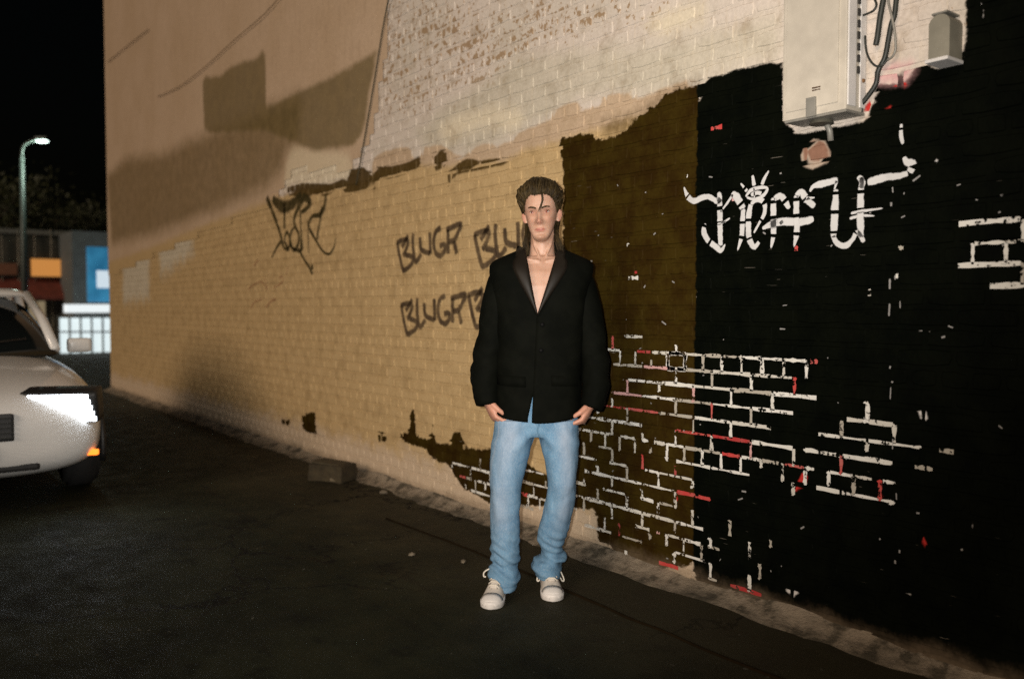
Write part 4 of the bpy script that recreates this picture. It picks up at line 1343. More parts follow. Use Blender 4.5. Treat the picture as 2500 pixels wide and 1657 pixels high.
# ------------------------------------------------------------------ graffiti on the wall
def spray_material(name, c, op=1.0, soft=.5, patch=.3):
    M = Mat(name, .6, c)
    e = M.attr('edge')
    n = M.noise(70, 3, .6); n2 = M.noise(11, 4, .65)
    f = M.math('ADD', e, M.math('MULTIPLY', M.math('SUBTRACT', n, .5), .7))
    f = M.smooth(f, .5 - soft, .5 + soft * .6)
    f = M.math('MULTIPLY', f, M.lin(n2, .3, .62, 1 - patch, 1.0))
    f = M.math('MULTIPLY', f, op, clamp=True)
    M.l(f, M.b.inputs['Alpha'])
    M.color(M.mix(M.smooth(n2, .35, .7), c, tuple(q * .72 for q in c)))
    M.b.inputs['Specular IOR Level'].default_value = .2
    return M.m

def lettering(name, strokes, mat, label=None, breaks=False, y=-.0072, shift=(0, 0), parent=None, grow=1.0):
    V, F, E = [], [], []
    for pts, w in strokes:
        P = spline([Vector((a + shift[0], 0, b + shift[1])) for a, b in pts], 5) if len(pts) > 2 else [Vector((pts[0][0] + (pts[1][0] - pts[0][0]) * t / 8 + shift[0], 0, pts[0][1] + (pts[1][1] - pts[0][1]) * t / 8 + shift[1])) for t in range(9)]
        # resample finely
        Q = []
        for a, b in zip(P[:-1], P[1:]):
            m = max(1, int((b - a).length / .012))
            Q += [a + (b - a) * (i / m) for i in range(m)]
        Q.append(P[-1])
        n = len(Q)
        prev = None
        for i, p in enumerate(Q):
            t = (Q[min(i + 1, n - 1)] - Q[max(i - 1, 0)])
            t = t.normalized() if t.length > 1e-7 else Vector((1, 0, 0))
            s = Vector((-t.z, 0, t.x))
            u = i / max(1, n - 1)
            if isinstance(w, tuple): ww = w[0] + (w[1] - w[0]) * u if len(w) == 2 else float(np.interp(u, np.linspace(0, 1, len(w)), w))
            else: ww = w
            ww *= grow * (.92 + .16 * mnoise.noise((p.x * 40, p.z * 40, 1)))
            gap = False
            if breaks:
                ph = ((p.z - ZB) / CO) % 1.0
                gap = (ph < .075 or ph > .925) and abs(t.z) > .35
            b0 = len(V)
            for k, ed in ((-.5, 0), (-.25, .75), (0, 1), (.25, .75), (.5, 0)):
                V.append((p.x + s.x * ww * k, y, p.z + s.z * ww * k)); E.append(ed * (1 if 0 < i < n - 1 else .45))
            if prev is not None and not gap:
                for k in range(4):
                    F.append((prev + k, prev + k + 1, b0 + k + 1, b0 + k))
            prev = b0
    o = mesh_obj(name, V, F, mat)
    put_attr(o.data, 'edge', np.array(E))
    if label: o['label'] = label
    on_wall(o)
    if parent is not None:
        o.parent = parent; o.matrix_parent_inverse = parent.matrix_world.inverted()
        o.matrix_parent_inverse = Matrix.Identity(4)
        o.location = -Vector(parent['at'])
    return o

def word(name, label, at):
    e = bpy.data.objects.new(name, None); COL.objects.link(e)
    e['label'] = label; e['at'] = (at[0], 0.0, at[1])
    e.location = (at[0] + 6.0, 0, at[1]); e.parent = wall; e.empty_display_size = .1
    return e


S4 = lambda pts: C('4', pts)
wk = .0126 / 10
M_white = spray_material('white_brush', (.74, .74, .74), 1.0, .22, .25)
neff = [(S4([(163, 1025), (180, 1070), (215, 1100), (262, 1082), (300, 1078), (345, 1102), (362, 1085)]), (.010, .034, .036, .030, .032, .030)),
        (S4([(356, 1050), (358, 1150), (360, 1250), (362, 1345)]), (.030, .036, .036, .030)), (S4([(280, 1222), (270, 1262), (290, 1310), (340, 1352), (365, 1370), (388, 1335)]), (.012, .034, .036, .034, .028, .008)),
        (S4([(362, 1160), (400, 1110), (430, 1065)]), (.010, .014, .016)), (S4([(425, 1055), (455, 1085), (488, 1145)]), (.030, .046, .034)), (S4([(488, 1140), (482, 1210), (478, 1290), (455, 1372)]), (.026, .034, .030, .008)),
        (S4([(330, 1248), (415, 1193)]), (.008, .012)), (S4([(345, 1225), (395, 1212)]), .008),
        (S4([(530, 1110), (517, 1180), (515, 1260), (525, 1320), (550, 1350), (585, 1305)]), (.026, .036, .036, .034, .034, .008)), (S4([(528, 1118), (565, 1092), (600, 1110), (604, 1165), (575, 1220), (545, 1275)]), (.016, .028, .032, .024, .016, .010)),
        (S4([(500, 1078), (525, 1045), (570, 1028), (618, 1030), (598, 1068), (555, 1092), (505, 1080)]), (.012, .020, .020, .014, .020, .018, .012)), (S4([(528, 1068), (560, 1055), (585, 1060)]), .022), (S4([(545, 1030), (548, 1082)]), .008),
        (S4([(472, 1003), (508, 1048)]), (.010, .022)), (S4([(537, 960), (546, 1018)]), (.016, .026)), (S4([(627, 934), (605, 972), (588, 1012)]), (.008, .020, .022)),
        (S4([(652, 1082), (651, 1180), (652, 1280), (638, 1360)]), (.030, .036, .034, .008)), (S4([(655, 1090), (690, 1072), (715, 1100), (738, 1142)]), (.028, .034, .036, .020)),
        (S4([(778, 1068), (777, 1170), (780, 1270), (764, 1352)]), (.030, .036, .034, .008)), (S4([(775, 1072), (805, 1052), (832, 1090), (878, 1132)]), (.028, .034, .040, .024)), (S4([(830, 1085), (878, 1082)]), (.020, .006)),
        (S4([(590, 1250), (640, 1228), (700, 1212), (780, 1215), (835, 1208), (872, 1196)]), (.014, .034, .040, .040, .040, .022)), (S4([(700, 1225), (690, 1210)]), .02),
        (S4([(852, 1050), (868, 1022), (905, 1010), (1005, 985)]), (.010, .022, .036, .030)), (S4([(1000, 990), (985, 1040)]), (.016, .008)), (S4([(995, 1035), (990, 1130), (984, 1230), (980, 1300)]), (.030, .040, .038, .030)),
        (S4([(978, 1290), (1000, 1330), (1045, 1345), (1085, 1310), (1112, 1270), (1148, 1325)]), (.022, .030, .030, .022, .024, .020)),
        (S4([(1136, 970), (1130, 1060), (1128, 1160), (1130, 1300)]), (.022, .034, .034, .032)), (S4([(1115, 965), (1140, 1000), (1128, 1030)]), (.02, .034, .02)),
        (S4([(1165, 1000), (1215, 985), (1270, 970), (1330, 965), (1388, 950)]), (.030, .040, .036, .030, .026)), (S4([(1075, 1168), (1140, 1155), (1250, 1140)]), (.012, .016, .006)), (S4([(1068, 1197), (1130, 1180), (1205, 1182)]), (.014, .016, .006)),
        (S4([(1395, 945), (1412, 905), (1380, 885), (1365, 860)]), (.030, .040, .034, .014)), (S4([(1360, 790), (1350, 740), (1352, 680)]), (.014, .020, .012)), (S4([(1360, 620), (1355, 530), (1365, 470)]), (.010, .014, .016))]
gw = word('brush_graffiti', 'white blackletter brush graffiti with a small crowned eye over its second letter', neff[0][0][0])
for nm, a, b in (('letter', 0, 8), ('letter', 8, 10), ('crown', 10, 16), ('letter', 16, 18), ('letter', 18, 21), ('crossbar', 21, 23), ('letter', 23, 31), ('flourish', 31, 32), ('drip', 32, 33), ('drip', 33, 34)):
    lettering(nm, neff[a:b], M_white, None, True, parent=gw, grow=1.18, y=-.0072 - .0003 * (a % 5))

M_dkspray = spray_material('dark_spray', (.075, .050, .034), .80, .6, .4)
S6 = lambda pts: C('6', pts)
BL = [S6([(1165, 600), (1180, 690), (1205, 800), (1222, 812), (1275, 765), (1282, 715), (1225, 695)]), S6([(1160, 605), (1215, 580), (1248, 590), (1235, 650), (1210, 705)]), S6([(1250, 545), (1215, 610), (1200, 640)]),
      S6([(1288, 530), (1285, 620), (1300, 735), (1318, 740), (1350, 690)]), S6([(1340, 560), (1345, 640), (1362, 665), (1420, 685)]), S6([(1415, 520), (1418, 600), (1420, 690)]),
      S6([(1500, 490), (1462, 520), (1445, 600), (1460, 680), (1500, 702), (1530, 660), (1528, 620), (1490, 628)]), S6([(1555, 500), (1555, 600), (1556, 690)]), S6([(1540, 505), (1600, 480), (1655, 462), (1630, 530), (1600, 585), (1558, 600)]), S6([(1600, 590), (1612, 640), (1622, 690)])]
tag_w = .050
def shift_of(p, q):
    a, b = S6([p])[0], S6([q])[0]
    return (b[0] - a[0], b[1] - a[1])
for q, lab in (((1160, 605), 'dark sprayed block-letter tag, upper of the pair left of the man'), ((1752, 545), 'dark sprayed tag half hidden behind his shoulder'), ((1190, 1085), 'dark sprayed block-letter tag, lower of the pair left of the man'), ((1705, 1005), 'dark sprayed tag whose first letter shows beside his sleeve')):
    sh = shift_of((1160, 605), q)
    gw = word('spray_tag', lab, (BL[0][0][0] + sh[0], BL[0][0][1] + sh[1]))
    for a, b in ((0, 3), (3, 4), (4, 6), (6, 7), (7, 10)):
        lettering('letter', [(s, tag_w) for s in BL[a:b]], M_dkspray, None, shift=sh, parent=gw, y=-.0072 - .0002 * a)
M_olspray = spray_material('green_spray', (.060, .047, .016), .92, .5, .4)
easr = [(S6([(165, 255), (195, 330), (240, 450), (275, 560), (292, 640)]), (.10, .075, .06, .05)), (S6([(275, 590), (235, 650), (203, 720)]), (.05, .03)), (S6([(290, 640), (330, 655), (300, 590), (320, 520), (345, 600), (325, 655)]), .040),
        (S6([(210, 270), (290, 330), (370, 300), (430, 230)]), (.10, .16, .14, .10)), (S6([(300, 300), (300, 400), (300, 500)]), (.09, .06, .04)), (S6([(440, 260), (400, 350), (375, 420), (380, 470), (410, 540), (405, 620), (370, 660), (350, 600)]), (.12, .07, .05, .05, .05, .05)),
        (S6([(380, 480), (350, 530), (345, 620), (400, 665), (435, 650), (430, 580)]), .042), (S6([(410, 650), (450, 730), (490, 790), (515, 845)]), (.04, .035, .045)), (S6([(510, 770), (515, 810)]), .05),
        (S6([(440, 250), (500, 290), (470, 340), (430, 370)]), (.11, .08, .05)), (S6([(420, 330), (425, 450), (430, 560), (425, 660)]), .030), (S6([(620, 240), (605, 330), (570, 390), (520, 400), (490, 440)]), (.06, .07, .055, .045)), (S6([(590, 330), (575, 430), (555, 540), (555, 580)]), (.04, .03)),
        (S6([(490, 440), (490, 490), (540, 580), (590, 660), (640, 690), (680, 640), (695, 560)]), (.05, .045, .038, .030, .028, .014)), (S6([(480, 420), (485, 600), (485, 690)]), .018), (S6([(560, 600), (600, 680), (660, 700)]), .016)]
gw = word('spray_scrawl', 'dark olive sprayed scrawl high on the beige coat, with a long hooked tail', easr[0][0][0])
for a, b in ((0, 3), (3, 5), (5, 9), (9, 11), (11, 15)):
    lettering('letter', easr[a:b], M_olspray, None, parent=gw, y=-.0072 - .0002 * a)
M_redspray = spray_material('red_spray', (.30, .075, .050), .45, .5, .6)
lettering('graffiti_scrawl', [(S6([(40, 1110), (70, 1060), (120, 1040)]), .025), (S6([(160, 1100), (200, 1050), (240, 1035)]), .03), (S6([(330, 790), (315, 850)]), .02), (S6([(260, 880), (280, 860), (290, 900), (220, 950)]), .02), (S6([(70, 780), (100, 730)]), .03), (S6([(150, 870), (170, 960), (120, 900), (20, 960)]), .02)], M_redspray, 'faint red spray scribbles on the beige coat')['kind'] = 'stuff'

# thin runs of white and red paint at the seam between the black coats
dr = random.Random(9)
st = []
for k in range(12):
    px = 2188 + dr.uniform(-14, 14); py = dr.uniform(180, 1500)
    a = W(px, py); ln = dr.uniform(.01, .05)
    st.append(([a, (a[0] + dr.uniform(-.003, .003), a[1] - ln)], dr.uniform(.006, .013)))
for k in range(60):
    px = dr.uniform(1420, 2480); py = dr.uniform(420, 1450)
    a = W(px, py); ln = dr.uniform(.006, .03)
    st.append(([a, (a[0] + ln * dr.choice((-1, 1)) * dr.uniform(.3, 1), a[1] - ln * dr.uniform(0, .6))], dr.uniform(.005, .011)))
M_speck = spray_material('pale_specks', (.44, .43, .42), .85, .3, .5)
lettering('paint_specks', st, M_speck, 'pale specks and runs of paint on the black coat')['kind'] = 'stuff'
# ------------------------------------------------------------------ cabinet, cables and small things on the wall
M_cab = simple('cabinet_paint', (.52, .475, .40), .5, var=.16, scale=14, bump=.08, spec=.3)
M_cabw = simple('white_metal', (.66, .64, .62), .45, var=.12, scale=18, bump=.06)
M_grey = simple('grey_metal', (.26, .25, .22), .5, var=.2, scale=22, bump=.08, metal=.2)
M_dark = simple('dark_rubber', (.020, .024, .020), .5, var=.3, scale=40, bump=.1)
M_slot = simple('slot_shadow', (.03, .028, .025), .8)
DP = .13
cx0 = W(1911, 200, -DP)[0]; cx1 = W(2066, 200, -DP)[0]; cz0 = W(1990, 281, -DP)[1]
cab = empty('electrical_cabinet', ((cx0 + cx1) / 2, 0, cz0))
tag(cab, 'tall cream electrical cabinet mounted on the wall above the white graffiti', 'cabinet')
cw = cx1 - cx0
box_obj('body', (0, -DP / 2 - .004, .42), (cw, DP - .008, .84), M_cab, cab, bevel=.006)
box_obj('door_panel', (-.006, -DP - .003, .43), (cw - .05, .006, .80), M_cab, cab, bevel=.002)
box_obj('side_strip', (cw / 2 + .003, -.030, .425), (.006, .034, .82), M_cabw, cab, bevel=.002)
box_obj('side_strip', (cw / 2 + .003, -.100, .425), (.006, .048, .82), M_cabw, cab, bevel=.002)
bm = bmesh.new()
for i in range(16):
    add_box(bm, (cw / 2 + .005, -.060, .15 + .042 * i), (.006, .012, .026))
bm_obj('louvre_slots', bm, M_slot, cab)
box_obj('underside_plate', (.004, -DP / 2, -.004), (cw - .01, DP - .01, .008), M_grey, cab)
bm = bmesh.new(); bmesh.ops.create_cone(bm, cap_ends=True, segments=24, radius1=.046, radius2=.040, depth=.014)
kn = bm_obj('knockout_cap', bm, simple('cap_grey', (.085, .08, .06), .6), cab, False); kn.location = (-.010, -.060, -.0155)
tube_obj('cap_stem', [(-.006, -.03, -.02), (-.004, -.012, -.045), (-.004, -.006, -.08)], .012, M_grey, cab, 8)
xs_, zs2 = W(1984, 262, -DP)
box_obj('latch_plate', (xs_ - (cx0 + cx1) / 2, -DP - .010, .030), (.040, .010, .072), M_grey, cab, bevel=.002)
lx, lz = W(1996, 217, -DP)
bm = bmesh.new()
for i, (dx, w) in enumerate(((-.013, .010), (-.001, .012), (.012, .009))):
    add_box(bm, (lx - (cx0 + cx1) / 2 + dx, -DP - .0075, lz - cz0 + .004), (w, .003, .005)); add_box(bm, (lx - (cx0 + cx1) / 2 + dx, -DP - .0075, lz - cz0 - .005), (w * .9, .003, .004))
bm_obj('printed_mark', bm, simple('print_brown', (.10, .06, .035), .7), cab)
bm = bmesh.new(); bmesh.ops.create_uvsphere(bm, u_segments=12, v_segments=8, radius=.008)
kb = bm_obj('bolt', bm, simple('rust', (.16, .08, .03), .8), cab, True); kb.location = (cw / 2 + .006, -.03, .115)

# small round-topped housing farther right
mx0 = W(2267, 100, -.09)[0]; mx1 = W(2318, 100, -.09)[0]; mz0 = W(2295, 141, -.09)[1]; mz1 = W(2300, 33, -.09)[1]
hs = empty('meter_housing', ((mx0 + mx1) / 2, 0, mz0))
tag(hs, 'small grey round-topped metal housing on the wall right of the cables', 'meter box')
w2 = (mx1 - mx0) / 2; hh = mz1 - mz0
prof = [(-w2, 0), (w2, 0), (w2, hh * .78)] + [(w2 * math.cos(a), hh * .78 + hh * .22 * math.sin(a)) for a in np.linspace(.25, math.pi - .25, 8)] + [(-w2, hh * .78)]
bm = bmesh.new(); add_rings(bm, [[Vector((x, yy, z)) for x, z in prof] for yy in (-.002, -.085, -.090)]);
bmesh.ops.recalc_face_normals(bm, faces=bm.faces)
bm_obj('body', bm, simple('housing_grey', (.23, .215, .17), .55, var=.25, scale=12), hs)
box_obj('hood', (0, -.048, hh + .004), (w2 * 1.5, .086, .006), M_grey, hs)
box_obj('sill', (0, -.052, -.008), (w2 * 2.2, .11, .012), M_cabw, hs, bevel=.003)

# hanging cables between the two
def wall_cable(pts, r, mat, name, label, cat='cable', yoff=-.02, n=8):
    P = [Vector((*W(px, py, yo)[:1], yo, W(px, py, yo)[1])) for px, py, yo in pts]
    o = tube_obj(name, spline(P, 6), r, mat, None, n)
    return tag(o, label, cat, group=None)
E = lambda x, y, yo=-.025: (1880 + x / 3.4081, y / 3.4081, yo)
c1 = wall_cable([E(955, -120), E(942, 0), E(915, 150), (E(895, 300)), E(880, 378)], .0105, M_dark, 'wall_cable', 'thick black cable end hanging straight down beside the cabinet')
c2 = wall_cable([E(1060, -120), E(1050, 0), E(1035, 130), E(1010, 200), E(985, 330), E(955, 480), E(900, 590), E(880, 700), E(800, 820), E(765, 860)], .0095, M_dark, 'wall_cable', 'thick black cable running down and left behind the cabinet edge')
c3 = wall_cable([E(975, -100, -.035), E(985, 20, -.035), E(1010, 130, -.04), E(1035, 260, -.04), E(1045, 400, -.035), E(1020, 470, -.03), E(980, 500)], .0042, M_grey, 'wall_cable', 'thin grey cable looping between the two thick black ones')
c4 = wall_cable([E(745, 140), E(800, 120, -.04), E(860, 90, -.045), E(885, 40, -.04), E(860, -20, -.03)], .0042, M_dark, 'wall_cable', 'thin dark cable curling out of the top of the cabinet side')
c5 = wall_cable([E(790, 300), E(800, 420, -.03), E(830, 500, -.035), E(880, 550, -.035), E(940, 540, -.03), E(985, 480)], .0040, M_dark, 'wall_cable', 'thin dark cable hanging in a deep U beside the cabinet')
c6 = wall_cable([E(880, 600), E(890, 680), E(840, 760), E(790, 830), E(768, 880), E(765, 935)], .0045, M_dark, 'wall_cable', 'thin dark cable dropping to the cabinet foot')
for c in (c1, c2, c3, c4, c5, c6): c['group'] = 'cables beside the electrical cabinet'
# one thin wire down the edge of the plaster, one slack wire across it
w1 = wall_cable([(955, -30, -.03), (936, 62, -.022), (915, 190, -.02), (893, 320, -.02), (878, 405, -.018), (869, 452, -.014)], .0055, simple('wire_brown', (.055, .045, .022), .6), 'hanging_wire', 'thin wire hanging down the right edge of the plaster', 'wire')
w2_ = wall_cable([(262, 152, -.03), (320, 105, -.03), (362, 72, -.03)], .0045, simple('wire_faded', (.16, .11, .07), .7), 'hanging_wire', 'short thin wire near the top of the far plaster', 'wire')
w3 = wall_cable([(385, 236, -.03), (440, 210, -.03), (505, 160, -.03), (570, 100, -.03), (640, 40, -.03), (690, -15, -.03)], .0040, simple('wire_dull', (.20, .14, .085), .7), 'hanging_wire', 'long slack wire slanting across the plaster above the dark patch', 'wire')

# rubble block and plank by the foot of the wall
gb = G(812, 1168, .0)
blk = empty('concrete_block', (gb.x, gb.y, -.012 + ground_height(gb.x, gb.y)), R(28))
tag(blk, 'weathered brown concrete block lying at the foot of the beige wall', 'block')
bm = bmesh.new()
add_box(bm, (0, 0, .062), (.30, .19, .124), None, .010)
bmesh.ops.subdivide_edges(bm, edges=bm.edges, cuts=2, use_grid_fill=True)
for v in bm.verts: v.co += Vector((mnoise.noise(v.co * 14), mnoise.noise(v.co * 14 + Vector((5, 0, 0))), mnoise.noise(v.co * 14 + Vector((0, 9, 0))))) * .009
bm_obj('body', bm, simple('old_concrete', (.042, .031, .014), .9, var=.5, scale=22, bump=.6, dist=.006), blk, False)
box_obj('broken_cap', (-.02, .01, .128), (.24, .15, .016), simple('old_concrete_top', (.06, .046, .022), .9, var=.5, scale=22, bump=.6), blk, Matrix.Rotation(.06, 3, 'Y'), .004)
ga, ge = G(812, 1176), G(925, 1142)
dv = ge - ga
pk = box_obj('plank', (0, 0, 0), (dv.length, .05, .022), simple('old_wood', (.17, .135, .085), .85, var=.4, scale=18, bump=.4), None, None, .003)
pk.location = (ga + ge) / 2 + Vector((0, 0, .012)); pk.rotation_euler = (0, .01, math.atan2(dv.y, dv.x))
tag(pk, 'short pale wooden batten lying in front of the concrete block', 'plank')
dbr = random.Random(4)
for k, (px, py, lab) in enumerate(((900, 1132, 'dusty stone chip lying just right of the concrete block'), (996, 1190, 'dusty stone chip lying alone farther right by the wall strip'), (1132, 1366, 'small stone chip on the asphalt left of his shin, nearest the jeans'), (1006, 1350, 'small stone chip alone on the open asphalt left of the man'))):
    g = G(px, py)
    bm = bmesh.new(); bmesh.ops.create_icosphere(bm, subdivisions=1, radius=(.022 if k < 2 else .010) + .008 * dbr.random())
    for v in bm.verts: v.co = Vector((v.co.x * 1.4, v.co.y, v.co.z * .7)) * (.8 + .4 * dbr.random())
    o = bm_obj('stone_chip', bm, simple('chip', (.16, .13, .09), .9), None)
    o.location = (g.x, min(g.y, -.18), -.004 + ground_height(g.x, g.y)); o.rotation_euler = (0, 0, dbr.random() * 6)
    tag(o, lab, 'stone', group='stone chips scattered on the asphalt')
# ------------------------------------------------------------------ the street beyond the wall
M_cpaint = Mat('car_paint', .28, (.80, .80, .79)); M_cpaint.b.inputs['Coat Weight'].default_value = .6
M_cglass = Mat('car_glass', .06, (.008, .010, .010)); M_cglass.b.inputs['Specular IOR Level'].default_value = .6
M_tyre = simple('tyre', (.018, .018, .018), .85)
M_rim = simple('rim', (.35, .35, .36), .3, metal=.8)
M_trim = simple('black_trim', (.014, .014, .014), .5)
M_chrome = Mat('chrome', .12, (.75, .75, .75), 1.0)
def emit(name, c, s):
    M = Mat(name, .4, tuple(q * .5 for q in c))
    M.b.inputs['Emission Color'].default_value = (*c, 1); M.b.inputs['Emission Strength'].default_value = s
    return M.m
M_led = emit('headlight_led', (.86, .93, 1.0), 11.0)
M_amber = emit('amber_lamp', (1.0, .20, .02), 2.6)
def sq(hw, z0, z1, x, p=3.6, n=28):
    out = []
    for k in range(n):
        a = 2 * math.pi * k / n
        c, s = math.cos(a), math.sin(a)
        out.append(Vector((x, hw * math.copysign(abs(c) ** (2 / p), c), (z0 + z1) / 2 + (z1 - z0) / 2 * math.copysign(abs(s) ** (2 / p), s))))
    return out
def make_car(label, loc, rz):
    t = empty('parked_car', loc, rz)
    tag(t, label, 'car')
    bm = bmesh.new()
    add_rings(bm, [sq(*s) for s in ((.66, .34, .58, 0), (.76, .24, .68, -.05), (.84, .20, .76, -.18), (.885, .18, .84, -.45), (.90, .17, .90, -.85), (.905, .17, .955, -1.25), (.905, .17, .975, -2.3), (.905, .18, .985, -3.3), (.885, .22, .98, -4.0), (.82, .28, .93, -4.28), (.72, .36, .84, -4.40))])
    b = bm_obj('body', bm, M_cpaint.m, t, True)
    s = b.modifiers.new('smooth', 'SUBSURF'); s.levels = 1; s.render_levels = 1
    bm = bmesh.new()
    add_rings(bm, [sq(hw, .90, z, x, 3.2) for hw, z, x in ((.74, .975, -1.18), (.72, 1.20, -1.62), (.68, 1.375, -2.02), (.66, 1.425, -2.5), (.66, 1.41, -3.1), (.68, 1.24, -3.65), (.72, 1.0, -4.08))])
    bm_obj('window_glass', bm, M_cglass.m, t, True)
    bm = bmesh.new()
    add_rings(bm, [sq(hw, z0, z, x, 3.2) for hw, z0, z, x in ((.63, 1.36, 1.39, -2.00), (.665, 1.365, 1.445, -2.3), (.665, 1.37, 1.452, -2.6), (.66, 1.36, 1.44, -3.1), (.64, 1.32, 1.36, -3.4))])
    bm_obj('roof', bm, M_cpaint.m, t, True)
    for sg in (1, -1):
        bm = bmesh.new()
        for pp, rr in (([(-1.20, sg * .73, .965), (-1.62, sg * .705, 1.19), (-2.04, sg * .655, 1.385)], .035), ([(-2.62, sg * .735, .97), (-2.60, sg * .66, 1.39)], .035), ([(-4.05, sg * .72, 1.0), (-3.62, sg * .67, 1.25), (-3.2, sg * .645, 1.40)], .05)):
            tube_obj('pillar', pp, rr, M_cpaint.m, t, 8)
        # headlight: dark housing, bright bars
        hl = box_obj('headlight', (-.155, sg * .60, .655), (.16, .46, .21), M_trim, t, Matrix.Rotation(-sg * .42, 3, 'Z') @ Matrix.Rotation(.22, 3, 'Y'), .03, True)
        Rm = Matrix.Rotation(-sg * .42, 3, 'Z') @ Matrix.Rotation(.22, 3, 'Y')
        bm = bmesh.new()
        for k in range(5):
            box_obj('light_bar', Vector((-.155, sg * .60, .655)) + Rm @ Vector((.083, 0, -.076 + .038 * k)), (.012, .43 - .02 * k, .026), M_led, hl, Rm, .004)
        hb_ = bpy.data.lights.new('headlight_beam', 'SPOT'); hb_.energy = 5; hb_.color = (.78, .90, 1.0); hb_.spot_size = R(110); hb_.spot_blend = 1.0; hb_.shadow_soft_size = .08
        ho = bpy.data.objects.new('headlight_beam', hb_); COL.objects.link(ho); ho.parent = t; ho.location = (.02, sg * .60, .66)
        ho.rotation_mode = 'QUATERNION'; ho.rotation_quaternion = Vector((.75, .30, -.60)).to_track_quat('-Z', 'Y')
        rs = Matrix.Rotation(-sg * .5, 3, 'Z')
        box_obj('turn_signal', (-.16, sg * .66, .335), (.05, .30, .035), M_amber, t, rs, .008)
        mr = box_obj('side_mirror', (-1.42, sg * .93, .985), (.10, .17, .11), M_cpaint.m, t, None, .03, True)
        box_obj('tail_light', (-4.30, sg * .62, .80), (.12, .30, .12), simple('tail_red', (.25, .01, .01), .2), t, Matrix.Rotation(sg * .35, 3, 'Z'), .02)
        for wx in (-.82, -3.50):
            for nm, r, wd, m in (('wheel', .325, .20, M_tyre),):
                bm = bmesh.new(); bmesh.ops.create_cone(bm, cap_ends=True, segments=36, radius1=r, radius2=r, depth=wd)
                es = [e for e in bm.edges if abs(e.verts[0].co.z - e.verts[1].co.z) < 1e-5]
                bmesh.ops.bevel(bm, geom=es, offset=.03, segments=2, affect='EDGES')
                wh = bm_obj(nm, bm, m, t, True); wh.location = (wx, sg * .80, .325); wh.rotation_euler = (R(90), 0, 0)
                bm = bmesh.new()
                bmesh.ops.create_cone(bm, cap_ends=True, segments=30, radius1=.07, radius2=.06, depth=.03)
                for k in range(5):
                    a = 2 * math.pi * k / 5
                    add_box(bm, (math.cos(a) * .12, math.sin(a) * .12, 0), (.20, .05, .02), Matrix.Rotation(a, 3, 'Z'))
                add_tube(bm, [(math.cos(q) * .215, math.sin(q) * .215, 0) for q in np.linspace(0, 2 * math.pi, 33)], .016, 6, False)
                rm = bm_obj('rim', bm, M_rim, wh); rm.location = (0, 0, -sg * .108)
                bm = bmesh.new()
                add_tube(bm, [(wx + math.cos(q) * .365, sg * .897, .325 + math.sin(q) * .365) for q in np.linspace(-.3, math.pi + .3, 24)], .022, 6)
                bm_obj('wheel_arch', bm, M_trim, t, True)
    # grille slats, bumper intake, blank plate, bonnet edge
    gr = box_obj('grille', (-.030, 0, .545), (.06, .62, .17), M_trim, t, None, .02)
    for k in range(5):
        box_obj('slat', (.006, 0, .485 + .030 * k), (.012, .60, .010), M_chrome.m, gr)
    box_obj('bumper_intake', (-.075, 0, .315), (.10, .90, .10), M_trim, t, None, .02)
    box_obj('number_plate', (.010, 0, .405), (.012, .36, .09), simple('plate', (.5, .5, .48), .5), t, None, .003)
    for sg in (1, -1):
        tube_obj('wiper', [(-1.17, sg * .08, .985), (-1.24, sg * .30, 1.02), (-1.30, sg * .55, 1.045)], .008, M_trim, t, 6)
    return t
make_car('white car with lit headlights and amber signals at the left edge of the street', (-6.02, -2.60, -.014), 0.0)

# ---- far shops across the road, seen past the end of the wall
SX = -30.0
def S(px, py, x=SX):
    d = ray(px, py); t = (x - CAM.x) / d.x
    p = CAM + d * t
    return p.y, p.z
shop = empty('shop_building', (SX - 3, 1.5, 0))
tag(shop, 'low dark shop row across the far road with orange sign and dark red awning', 'building')
def shop_box(name, px0, py0, px1, py1, dx, th, mat, parent=None, bevel=0):
    y0, z1 = S(px0, py0); y1, z0 = S(px1, py1)
    return box_obj(name, (SX + dx + th / 2 - (SX - 3), (y0 + y1) / 2 - 1.5, (z0 + z1) / 2), (th, abs(y1 - y0), abs(z1 - z0)), mat, parent or shop, None, bevel)
M_shopw = simple('shop_wall', (.075, .062, .045), .85, var=.4, scale=3)
box_obj('wall', (0, 0, 1.75), (6.0, 13.0, 3.5), M_shopw, shop)
box_obj('parapet', (.05, 0, 3.56), (6.2, 13.1, .14), simple('parapet', (.14, .13, .11), .8), shop)
M_win = emit('warm_window', (.50, .38, .22), .40)
M_winw = emit('white_window', (.75, .86, .88), .95)
M_osign = emit('orange_sign', (1.0, .42, .10), .42)
M_awn = simple('awning_red', (.16, .030, .016), .8, var=.4, scale=6)
M_post = simple('shop_post', (.42, .38, .30), .6)
# warm shop: windows with posts
for i, (a, b) in enumerate(((-110, -60), (-52, 8), (16, 60), (70, 112))):
    w = shop_box('window', a, 735, b, 850, .0, .04, M_win)
    shop_box('mullion', (a + b) / 2 - 2, 735, (a + b) / 2 + 2, 850, .05, .03, M_trim, w)
for i in range(7):
    x = -118 + 40 * i
    shop_box('post', x, 560 + (i % 2) * 14, x + 6, 862, .08, .10, M_post)
aw = []
y0, z1 = S(-130, 676); y1, _ = S(158, 676); z0 = S(0, 730)[1]
V = []
ns = 22
for i in range(ns + 1):
    y = y0 + (y1 - y0) * i / ns - 1.5
    V += [(3.0 + .02, y, z1), (3.0 + .75, y, z0 + .12), (3.0 + .76, y, z0 - .02 * (i % 2))]
F = []
for i in range(ns):
    for j in range(2):
        a = i * 3 + j; F.append((a, a + 1, a + 4, a + 3))
o = mesh_obj('awning', V, F, M_awn, shop); o.modifiers.new('t', 'SOLIDIFY').thickness = .02
